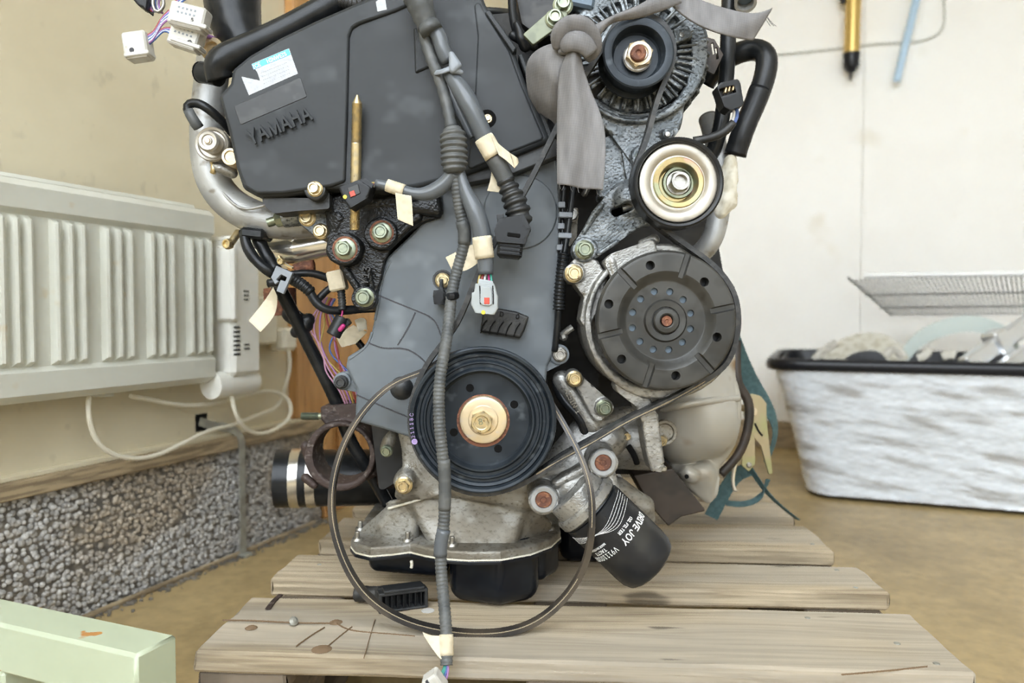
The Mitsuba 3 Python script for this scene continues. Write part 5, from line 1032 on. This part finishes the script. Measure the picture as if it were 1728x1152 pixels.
for i, (m_, dx_) in enumerate((("wire_green", -4), ("wire_green", -1), ("wire_blue", 2), ("wire_violet", 5))): hp("wire", [(753 + dx_ * .5, 1118, .769), (751 + dx_, 1132, .764), (744 + dx_ * 1.6, 1148, .758), (740 + dx_, 1160, .752)], 1.9, n=6, mat=m_)
add(wh + "__end_plug", pbox(716, 1142, 748, 1180, .735, .02, .002, 35), "white_plastic")
add(wh + "__end_plug__band", pbox(724, 1146, 729, 1172, .7345, .01, .0004, 35), "print_dark")
# right branch with boot and black plug
hp("branch_sleeve", [(756, 122, .838, 11), (770, 140, .832, 14), (788, 168, .828, 16), (804, 200, .828, 15), (820, 236, .832, 15.5), (832, 258, .834, 15)], None, n=18, mat="sleeve_grey")
hp("branch_sleeve", [(752, 130, .845, 9), (766, 165, .846, 10), (784, 205, .846, 7), (797, 232, .846, 5)], None, n=12, mat="sleeve_grey")
hp("masking_tape", [(816, 232, .831), (834, 264, .833)], 16.8, n=18, mat="tape_cream", wob=.05)
add(wh + "__tape_flag", sheet([(828, 228, .823), (842, 242, .822), (860, 258, .826)], [(842, 262, .821), (852, 268, .82), (868, 284, .826)], .0006, 5, 14, lambda u, v: .003 * np.sin(4 * v)), "tape_cream", True)
add(wh + "__tape_flag", sheet([(860, 258, .826), (870, 264, .824), (874, 268, .828)], [(868, 284, .826), (873, 278, .825), (875, 274, .83)], .0006, 5, 10), "tape_cream", True)
add(wh + "__tape_flag", sheet([(830, 280, .845), (828, 300, .846), (822, 322, .847)], [(842, 284, .845), (846, 305, .846), (847, 325, .847)], .0006, 4, 10), "tape_cream", True)
hp("branch_sleeve", [(832, 262, .835), (846, 288, .838), (855, 308, .84)], 15.5, n=18, wob=.06)
hp("boot", [(852, 302, .84, 14), (862, 325, .84, 17), (872, 350, .838, 19.5), (876, 372, .838, 20), (872, 388, .838, 21)], None, n=22, mat="plastic_dark", corr=(.0088, .11), step=.0008, label="black ribbed rubber boot")
pk = wh + "__black_plug"
add(pk, soft(union(Mp([(842, 368), (884, 362), (896, 384), (886, 412), (838, 408), (834, 388)], .822, .858, .001), Mp([(838, 362), (850, 360), (850, 385), (840, 386)], .83, .86)), .003, 2), "plastic_black", 35, label="black plug below the rubber boot")
add(pk + "__collar", pbox(839, 404, 882, 434, .828, .028, .003, -6), "plastic_black")
for i in range(4): add(pk + "__rib", pbox(840, 408 + i * 6.5, 881, 410.5 + i * 6.5, .8268, .004, .0006, -6), "rubber")
add(pk + "__latch", pbox(856, 393, 878, 400, .8212, .003, .0008, -8), "slot_dark")
# middle branch with the light grey plug
hp("branch_sleeve", [(776, 288, .838, 8), (786, 322, .836, 11), (799, 350, .834, 15), (810, 380, .834, 15.5), (816, 410, .835, 15), (819, 440, .836, 13.5), (820, 463, .836, 13)], None, n=18, mat="sleeve_grey")
hp("masking_tape", [(813, 399, .834), (818, 436, .8354)], 16.4, n=18, mat="tape_cream", wob=.05)
add(wh + "__tape_flag", sheet([(806, 408, .846), (780, 420, .85), (752, 434, .853)], [(806, 444, .846), (786, 456, .85), (764, 458, .853)], .0006, 5, 14), "tape_cream", True, label="cream masking tape flag behind the conduit")
for m_, x0, x1 in (("wire_yellow", 813, 808), ("wire_red", 817, 813), ("wire_white", 820, 818), ("magenta", 824, 825), ("wire_green", 827, 829)): hp("wire", [(x0, 460, .836), (x1, 470, .834), (x1, 482, .832)], 2.0, n=6, mat=m_)
gp = wh + "__grey_plug"
add(gp, soft(union(Mp([(802, 478), (834, 478), (838, 494), (840, 500), (840, 520), (834, 531), (802, 528), (795, 514), (796, 494), (800, 492)], .816, .842, .001), Mp([(808, 470), (832, 474), (832, 482), (806, 482)], .822, .84)), .0025, 2), "conn_grey", 35, label="light grey wire plug")
add(gp + "__latch", pplate([(811, 483), (829, 484), (831, 512), (826, 516), (814, 515), (810, 510)], .8135, .004, .001, .0008), "conn_grey", 30)
for x in (809.5, 831.5): add(gp + "__slot", pribbon([(x, 482, .8152), (x + .8, 500, .8152), (x + 1, 513, .8152)], 1.6, .001, [1, 0, 0]), "slot_dark")
add(gp + "__lock", pbox(817, 502, 826, 513, .8128, .002, .0003), "paint_red", label="red lock tab")
add(gp + "__paint_dot", plathe(815.5, 527, .8152, [(0, 0), (3.4, 0), (3.6, .6), (0, .6)], 12), "paint_yellow")
# left branch with the black plug
hp("branch_sleeve", [(766, 290, .838, 12), (752, 308, .84, 13), (728, 324, .842, 13), (704, 327, .843, 10), (680, 321, .844, 9), (650, 313, .845, 8), (634, 309, .846, 7)], None, n=16, mat="sleeve_grey")
hp("masking_tape", [(682, 322, .8435), (653, 312.5, .8445)], 10.8, n=16, mat="tape_cream", wob=.05)
add(wh + "__tape_flag", sheet([(667, 325, .836), (669, 348, .838), (671, 370, .84)], [(694, 330, .836), (696, 355, .837), (697, 381, .839)], .0006, 6, 16, lambda u, v: .002 * np.sin(3 * u)), "tape_cream", True, label="cream masking tape flag on the left branch")
for m_, d in (("wire_red", 0), ("wire_white", 4), ("wire_yellow", -3)): hp("wire", [(636, 310 + d * .5, .846), (626, 312 + d, .846), (614, 318 + d, .846)], 1.8, n=6, mat=m_)
bp_ = wh + "__black_plug"
k = add(bp_, soft(union(Mp([(571, 316), (606, 303), (626, 316), (620, 334), (590, 352), (580, 338)], .834, .862, .001), Mp([(606, 303), (616, 300), (630, 310), (626, 322), (612, 318)], .84, .86)), .0028, 2), "plastic_black", 35, label="black wire plug in front of the stud")
add(k + "__window", pplate([(586, 317), (604, 310), (608, 326), (591, 334)], .8325, .003, .0006, .0006), "plastic_dark")
add(k + "__lock", pbox(590, 322, 599, 331, .8318, .002, .0003, 20), "paint_red", label="red lock tab"); add(k + "__paint_dot", plathe(582, 332, .8332, [(0, 0), (3.4, 0), (3.6, .6), (0, .6)], 12), "paint_yellow")
# clips on the harness
ck_ = wh + "__clip"
add(ck_, cat([ptube([(733, 123, .838), (748, 120, .826), (766, 112, .826), (772, 106, .834)], 5, n=8, flat=.5), soft(union(Mh((762, 92, .822, 5), (772, 110, .822, 7), (764, 118, .822, 6)), Mh((766, 116, .824, 8), (778, 122, .826, 4))), .0025, 2)]), "clip_grey", True, label="grey plastic harness clip")
add(wh + "__holder", cat([soft(union(Mp([(731, 490), (748, 488), (752, 500), (748, 514), (732, 513), (730, 500)], .872, .896, .0006), Mp([(741, 470), (747, 470), (748, 492), (741, 492)], .88, .89)), .003, 1), ptube([(750, 498, .875), (762, 500, .838), (772, 498, .852)], 6, n=8, flat=.5)]), "plastic_black", 35, label="black clip holding the conduit to the grey cover")

# ------------------------------------------------------------------ cable along the right edge of the grey cover
cr = thing("cable_loom", "thin black cable with ribbed conduit running down the right edge of the grey cover", "wiring")
add(cr + "__cable", ptube([(968, 312, .895), (964, 345, .892), (958, 390, .89), (952, 430, .888)], 5, n=10), "rubber", True)
add(cr + "__conduit", ptube([(952, 428, .888), (948, 460, .887), (944, 500, .888), (943, 522, .889)], 9.5, n=16, corr=(.0042, .09), step=.0008), "rubber", True)
add(cr + "__cable", ptube([(943, 520, .889), (940, 555, .892), (936, 592, .90)], 5.5, n=10), "rubber", True)
add(cr + "__cable", ptube([(952, 316, .90), (950, 345, .90), (949, 400, .898), (945, 440, .895)], 4, n=10), "rubber", True)
for x, y in ((954, 362), (953, 397)): add(cr + "__clip", pbox(x - 11, y - 4.5, x + 12, y + 4.5, .884, .008, .0008, -2), "clip_grey")
for x, y in ((949, 345), (948, 381), (946, 417)): add(cr + "__tab", pbox(x - 7, y - 5, x + 5, y + 5, .893, .006, .0008), "clip_grey")

# ------------------------------------------------------------------ sensor lead at the right
sl_ = thing("sensor_lead", "black three pin plug on a short lead beside the black hoses at the right", "wiring")
k = add(sl_ + "__plug", soft(union(Mp([(1210, 146), (1216, 139), (1246, 133), (1250, 140), (1256, 176), (1232, 186), (1222, 180)], .842, .865, .001) - Mp([(1216, 147), (1242, 140), (1246, 152), (1220, 160)], .835, .852)), .002, 1), "plastic_black", 35)
add(k + "__inside", pplate([(1214, 145), (1244, 138), (1248, 154), (1219, 162)], .8525, .002), "slot_dark")
for x, y in ((1225, 152), (1231, 150), (1238, 148)): add(k + "__pin", pbox(x - 1.4, y - 6, x + 1.4, y + 4, .844, .008, .0003, -12), "gold_pale")
for m_, d in (("wire_white", -3), ("wire_blue", 2), ("wire_blue", 4)): add(sl_ + "__wire", ptube([(1240 + d, 182, .855), (1241 + d, 196, .855), (1235 + d, 210, .856)], 2.0, n=6), m_, True)
add(sl_ + "__sleeve", ptube([(1238, 206, .856, 6.5), (1222, 222, .858, 7.5), (1200, 232, .862, 7), (1170, 238, .868, 7)], None, n=12), "rubber_dull", True)

# ------------------------------------------------------------------ white plugs at the top left
wb_ = thing("connector_bundle", "bundle of dirty white plugs on coloured wires at the upper left of the engine", "wiring")
for i, (a, b, c_) in enumerate((((206, 52), (246, 96), -8), ((284, 6), (344, 44), 14), ((284, 40), (334, 78), 18))):
    Yk = (.90, .895, .91)[i]; x0, y0 = a; x1, y1 = b
    k = add(wb_ + "__plug", pbox(x0, y0, x1, y1, Yk, .022, .002, -c_), "white_plastic")
    add(k + "__lip", pbox(x0 + 2, y1 - 10, x1 + 4, y1 - 3, Yk - .002, .020, .001, -c_), "white_plastic")
    cx, cy = (x0 + x1) / 2, (y0 + y1) / 2; ca, sa_ = math.cos(math.radians(c_)), math.sin(math.radians(c_))
    for u in range(5):
        for v in range(2):
            dx_, dy_ = -15 + u * 7, -10 + v * 8
            if i == 0: continue
            add(k + "__hole", pbox(cx + dx_ * ca - dy_ * sa_ - 1.6, cy + dx_ * sa_ + dy_ * ca - 1.6, cx + dx_ * ca - dy_ * sa_ + 1.6, cy + dx_ * sa_ + dy_ * ca + 1.6, Yk - .0004, .002, .0002, -c_), "clip_grey")
add(wb_ + "__pen_mark", cat([txt("C", 315, 75, .9092, 8, -14, .0004, True), plathe(222, 84, .8994, [(0, 0), (4, 0), (4, .5), (0, .5)], 10), txt("5", 322, 36, .8942, 6, -10, .0004)]), "print_dark", label="black pen marks")
ws_ = [("wire_blue", 0), ("wire_white", 3), ("wire_blue", 6), ("wire_violet", -3), ("wire_red", -6), ("wire_white", 9), ("wire_violet", 12)]
for m_, d in ws_: add(wb_ + "__wire", ptube([(244, 66 + d * .9, .908), (258, 58 + d * .7, .91), (272, 36 + d * .6, .912), (286, 22 + d * .8, .912)], 1.9, n=6), m_, True)
for m_, d in ws_[:5]: add(wb_ + "__wire", ptube([(250, 72 + d * .6, .91), (264, 60 + d * .6, .912), (278, 50 + d * .4, .914), (292, 54 + d, .915)], 1.9, n=6), m_, True)
for m_, d in ws_: add(wb_ + "__wire", ptube([(262 + d, 20 + d * .2, .93), (256 + d, 8, .932), (262 + d, -10, .935), (280 + d, -30, .94)], 1.9, n=6), m_, True)
for m_, d in ws_[:5]: add(wb_ + "__wire", ptube([(300 + d, 4, .905), (318 + d, -8, .905), (340 + d, -14 + d * .4, .91)], 1.9, n=6), m_, True)
add(wb_ + "__black_plug", soft(Mp([(212, -14), (250, -20), (246, 18), (240, 12), (234, 10)], .92, .94, .001), .003, 2), "plastic_black", 35)
add(wb_ + "__bare_wire", ptube([(262, -12, .925), (258, 8, .925), (266, 20, .925), (276, 8, .925), (270, -12, .925)], 3, n=8), "zinc", True)
add(wb_ + "__tape", ptube([(330, 66, .93), (345, 60, .94), (362, 66, .95)], 4, n=8), "wire_violet", True)

# ------------------------------------------------------------------ loom at the left under the pipe
ll = thing("wiring_loom", "black taped wiring loom with a paper tag left of the mount bracket", "wiring")
add(ll + "__conduit", ptube([(478, 462, .945), (496, 472, .94), (512, 482, .935), (526, 494, .935)], 9.5, n=14, corr=(.0042, .09), step=.001), "rubber", True)
add(ll + "__conduit", ptube([(522, 490, .935), (532, 508, .935), (546, 520, .935), (566, 524, .94), (600, 522, .95), (632, 520, .96)], 7.5, n=12, wob=.12), "plastic_black", True)
add(ll + "__conduit", ptube([(470, 470, .95), (500, 462, .95), (530, 462, .955), (556, 470, .96), (580, 478, .96)], 6.5, n=12, wob=.12), "plastic_black", True)
add(ll + "__conduit", ptube([(536, 506, .95), (552, 490, .955), (566, 480, .955)], 6, n=12, wob=.12), "plastic_black", True)
k = add(ll + "__tan_plug", pbox(552, 456, 580, 490, .93, .022, .002, 12), "tape_cream", label="tan square plug")
add(ll + "__conduit", ptube([(575, 486, .94), (577, 506, .938), (578, 524, .935)], 6.5, n=12, corr=(.0036, .1), step=.001), "plastic_dark", True)
add(ll + "__wire", ptube([(578, 522, .935), (577, 532, .934), (574, 540, .932)], 1.8, n=6), "magenta", True)
k = add(ll + "__black_plug", soft(union(Mc(P(578, 536, .93), P(562, 566, .925), .0088), Mp([(556, 556), (570, 552), (584, 536), (590, 545), (574, 562), (566, 568)], .925, .94, .001)), .0025, 2), "plastic_black", 35, label="small black plug with a magenta seal")
add(k + "__seal", soft(Mh((574, 556, .919, 4), (579, 550, .919, 4)), .0015, 1), "magenta", True)
for m_, d in (("wire_pink", 0), ("wire_violet", 5), ("wire_yellow", 9), ("wire_red", 13), ("wire_violet", 17), ("wire_blue", 20), ("wire_pink", -4)):
    add(ll + "__wire", ptube([(548 + d * .9, 500 + d * .2, 1.0), (538 + d, 524, 1.0), (530 + d * 1.9, 550, 1.0), (540 + (d * 7) % 31, 588, 1.0), (556 + d * 1.5, 625, 1.0), (574 + d * 1.4, 652, 1.0), (590 + d, 690, 1.01)], 1.6, n=6), m_, True)
add(ll + "__paper_tag", sheet([(461, 484, .955), (444, 508, .952), (421, 541, .95)], [(468, 500, .955), (462, 530, .952), (441, 560, .95)], .0006, 6, 14, lambda u, v: .004 * np.sin(4 * v)), "tape_cream", True, label="cream paper tag hanging from the loom")
add(ll + "__paper_tag", pplate([(566, 566), (596, 548), (620, 560), (600, 580), (576, 586)], 1.0, .001, .001, 0), "tape_cream")
add(ll + "__paper_tag", sheet([(598, 540, .985), (612, 536, .985), (618, 540, .985)], [(606, 560, .985), (618, 556, .985), (620, 560, .985)], .001, 4, 8), "white_dirty", True)
add(ll + "__black_plug", soft(union(Mh((490, 530, 1.0, 14), (515, 548, 1.0, 14)), Mh((500, 560, 1.0, 10), (520, 540, 1.0, 12))), .004, 2), "plastic_black", True)
add(ll + "__tie_end", ptube([(452, 478, .93), (466, 476, .93), (480, 472, .93)], 7, n=10), "plastic_black", True)
add(ll + "__stray_hose", ptube([(588, 556, 1.02), (604, 576, 1.02), (616, 592, 1.02)], 6, n=10), "rubber", True)

# ------------------------------------------------------------------ ratchet strap behind, at the right
rs = thing("ratchet_strap", "dark green ratchet strap with zinc buckle behind the bell housing", "strap")
def rsr(l, w, dirs, mat="webbing_green"): return add(rs + "__webbing", pribbon(l, w, .0018, dirs), mat, 40)
rsr([(1236, 560, 1.20), (1252, 610, 1.22), (1272, 655, 1.23), (1296, 690, 1.23), (1308, 722, 1.23), (1304, 752, 1.23), (1292, 780, 1.23)], [20, 26, 30, 26, 24, 22, 18], [(1, 0, .5), (1, 0, .5), (1, 0, .6), (1, .6, .4), (.8, 1, .1), (.8, 1, .1), (.8, .8, .1)])
rsr([(1270, 790, 1.20), (1245, 800, 1.20), (1222, 830, 1.20), (1200, 872, 1.20)], 24, [(1, 0, .5), (1, 0, .6), (1, 0, .5), (1, 0, .3)])
rsr([(1225, 848, 1.22), (1255, 850, 1.22), (1282, 838, 1.22), (1296, 808, 1.22)], 10, [(0, .7, 1), (0, .7, 1), (.3, .7, 1), (1, .5, 0)])
rsr([(1266, 790, 1.19), (1290, 825, 1.22), (1316, 852, 1.27), (1346, 876, 1.335)], 9, [(1, 0, -.4)] * 4)
add(rs + "__handle", pplate([(1258, 668), (1270, 664), (1284, 668), (1294, 680), (1294, 708), (1304, 798), (1298, 802), (1284, 752), (1262, 726), (1256, 700)], 1.16, .004, .002, .001, holes=[(1271, 694, 6)]), "ratchet_zinc", 30, label="yellow zinc ratchet lever")
add(rs + "__handle", pplate([(1258, 668), (1270, 664), (1284, 668), (1294, 680), (1294, 708), (1304, 798), (1298, 802), (1284, 752), (1262, 726), (1256, 700)], 1.172, .004, .002, .001), "ratchet_zinc", 30)
add(rs + "__frame", pplate([(1258, 722), (1266, 726), (1274, 738), (1275, 782), (1264, 796), (1252, 786), (1252, 740)], 1.152, .004, .002, .001), "ratchet_zinc", 30)
add(rs + "__spool", to_tm(Mc(P(1271, 694, 1.155), P(1271, 694, 1.155) + [0, .045, 0], .0065)), "gold_pale", 30)
add(rs + "__rivet", plathe(1265, 785, 1.149, [(0, 0), (3, .2), (5, 1.5), (5, 4), (0, 4)], 20), "zinc", 30)
add(rs + "__slot", pribbon([(1274, 714, 1.1592), (1282, 730, 1.1592), (1287, 735, 1.1592)], 3, .001, [1, 0, .4]), "slot_dark")
add(rs + "__hook", ptube([(1248, 772, 1.15), (1240, 788, 1.15), (1239, 825, 1.15), (1243, 828, 1.15)], 3.2, n=10), "white_zinc", True)

# ------------------------------------------------------------------ plug that lies on the pallet
pc = thing("plug_connector", "black multi-pin plug with rubber cable boot lying on the front pallet board", "plug")
c0 = Z(678, 1026, ZP); a1 = math.radians(24); ex = dx * math.cos(a1) + dy * math.sin(a1); ey = np.cross([0, 0, 1], ex); ez = np.array([0, 0, 1.0])
def pcx(x, y, z): return c0 + ex * x + ey * y + ez * z
def pcb(x0, x1, y0, y1, z0, z1, ch=.001): return cbox((x1 - x0, y1 - y0, z1 - z0), ch, frame(pcx((x0 + x1) / 2, (y0 + y1) / 2, (z0 + z1) / 2), ex, ey, ez))
add(pc + "__housing", cat([pcb(-.030, .030, -.012, .006, .001, .004), pcb(-.030, .030, -.012, .006, .021, .025), pcb(-.030, -.026, -.012, .006, .002, .024), pcb(.026, .030, -.012, .006, .002, .024), pcb(-.030, .030, .004, .020, .001, .025, .003)]), "plastic_dark", 30)
add(pc + "__latch", pcb(-.024, .026, -.013, .004, .0245, .028, .001), "plastic_dark", 30)
for i in range(7): add(pc + "__pin_wall", pcb(-.022 + i * .0072, -.0205 + i * .0072, -.0105, .004, .004, .021, .0003), "plastic_black")
add(pc + "__boot", soft(union(m3.Manifold.batch_hull([m3.Manifold.sphere(.011, 20).translate(list(pcx(-.02, .016, .013))), m3.Manifold.sphere(.011, 20).translate(list(pcx(.012, .018, .013)))]), m3.Manifold.batch_hull([m3.Manifold.sphere(.0105, 20).translate(list(pcx(-.02, .018, .013))), m3.Manifold.sphere(.0085, 20).translate(list(pcx(-.040, .030, .013)))]), Mc(pcx(-.036, .028, .013), pcx(-.050, .036, .012), .0095)), .003, 4), "rubber_dull", True)
c1 = Z(722, 1031, ZP); single("white_clip", lathe(c1, [(0, .0018), (.006, .0018), (.008, .001), (.008, 0), (0, 0)], 20, (0, 0, 1)), "white_plastic", "tiny white plastic disc beside the black plug on the pallet", "disc", 30)
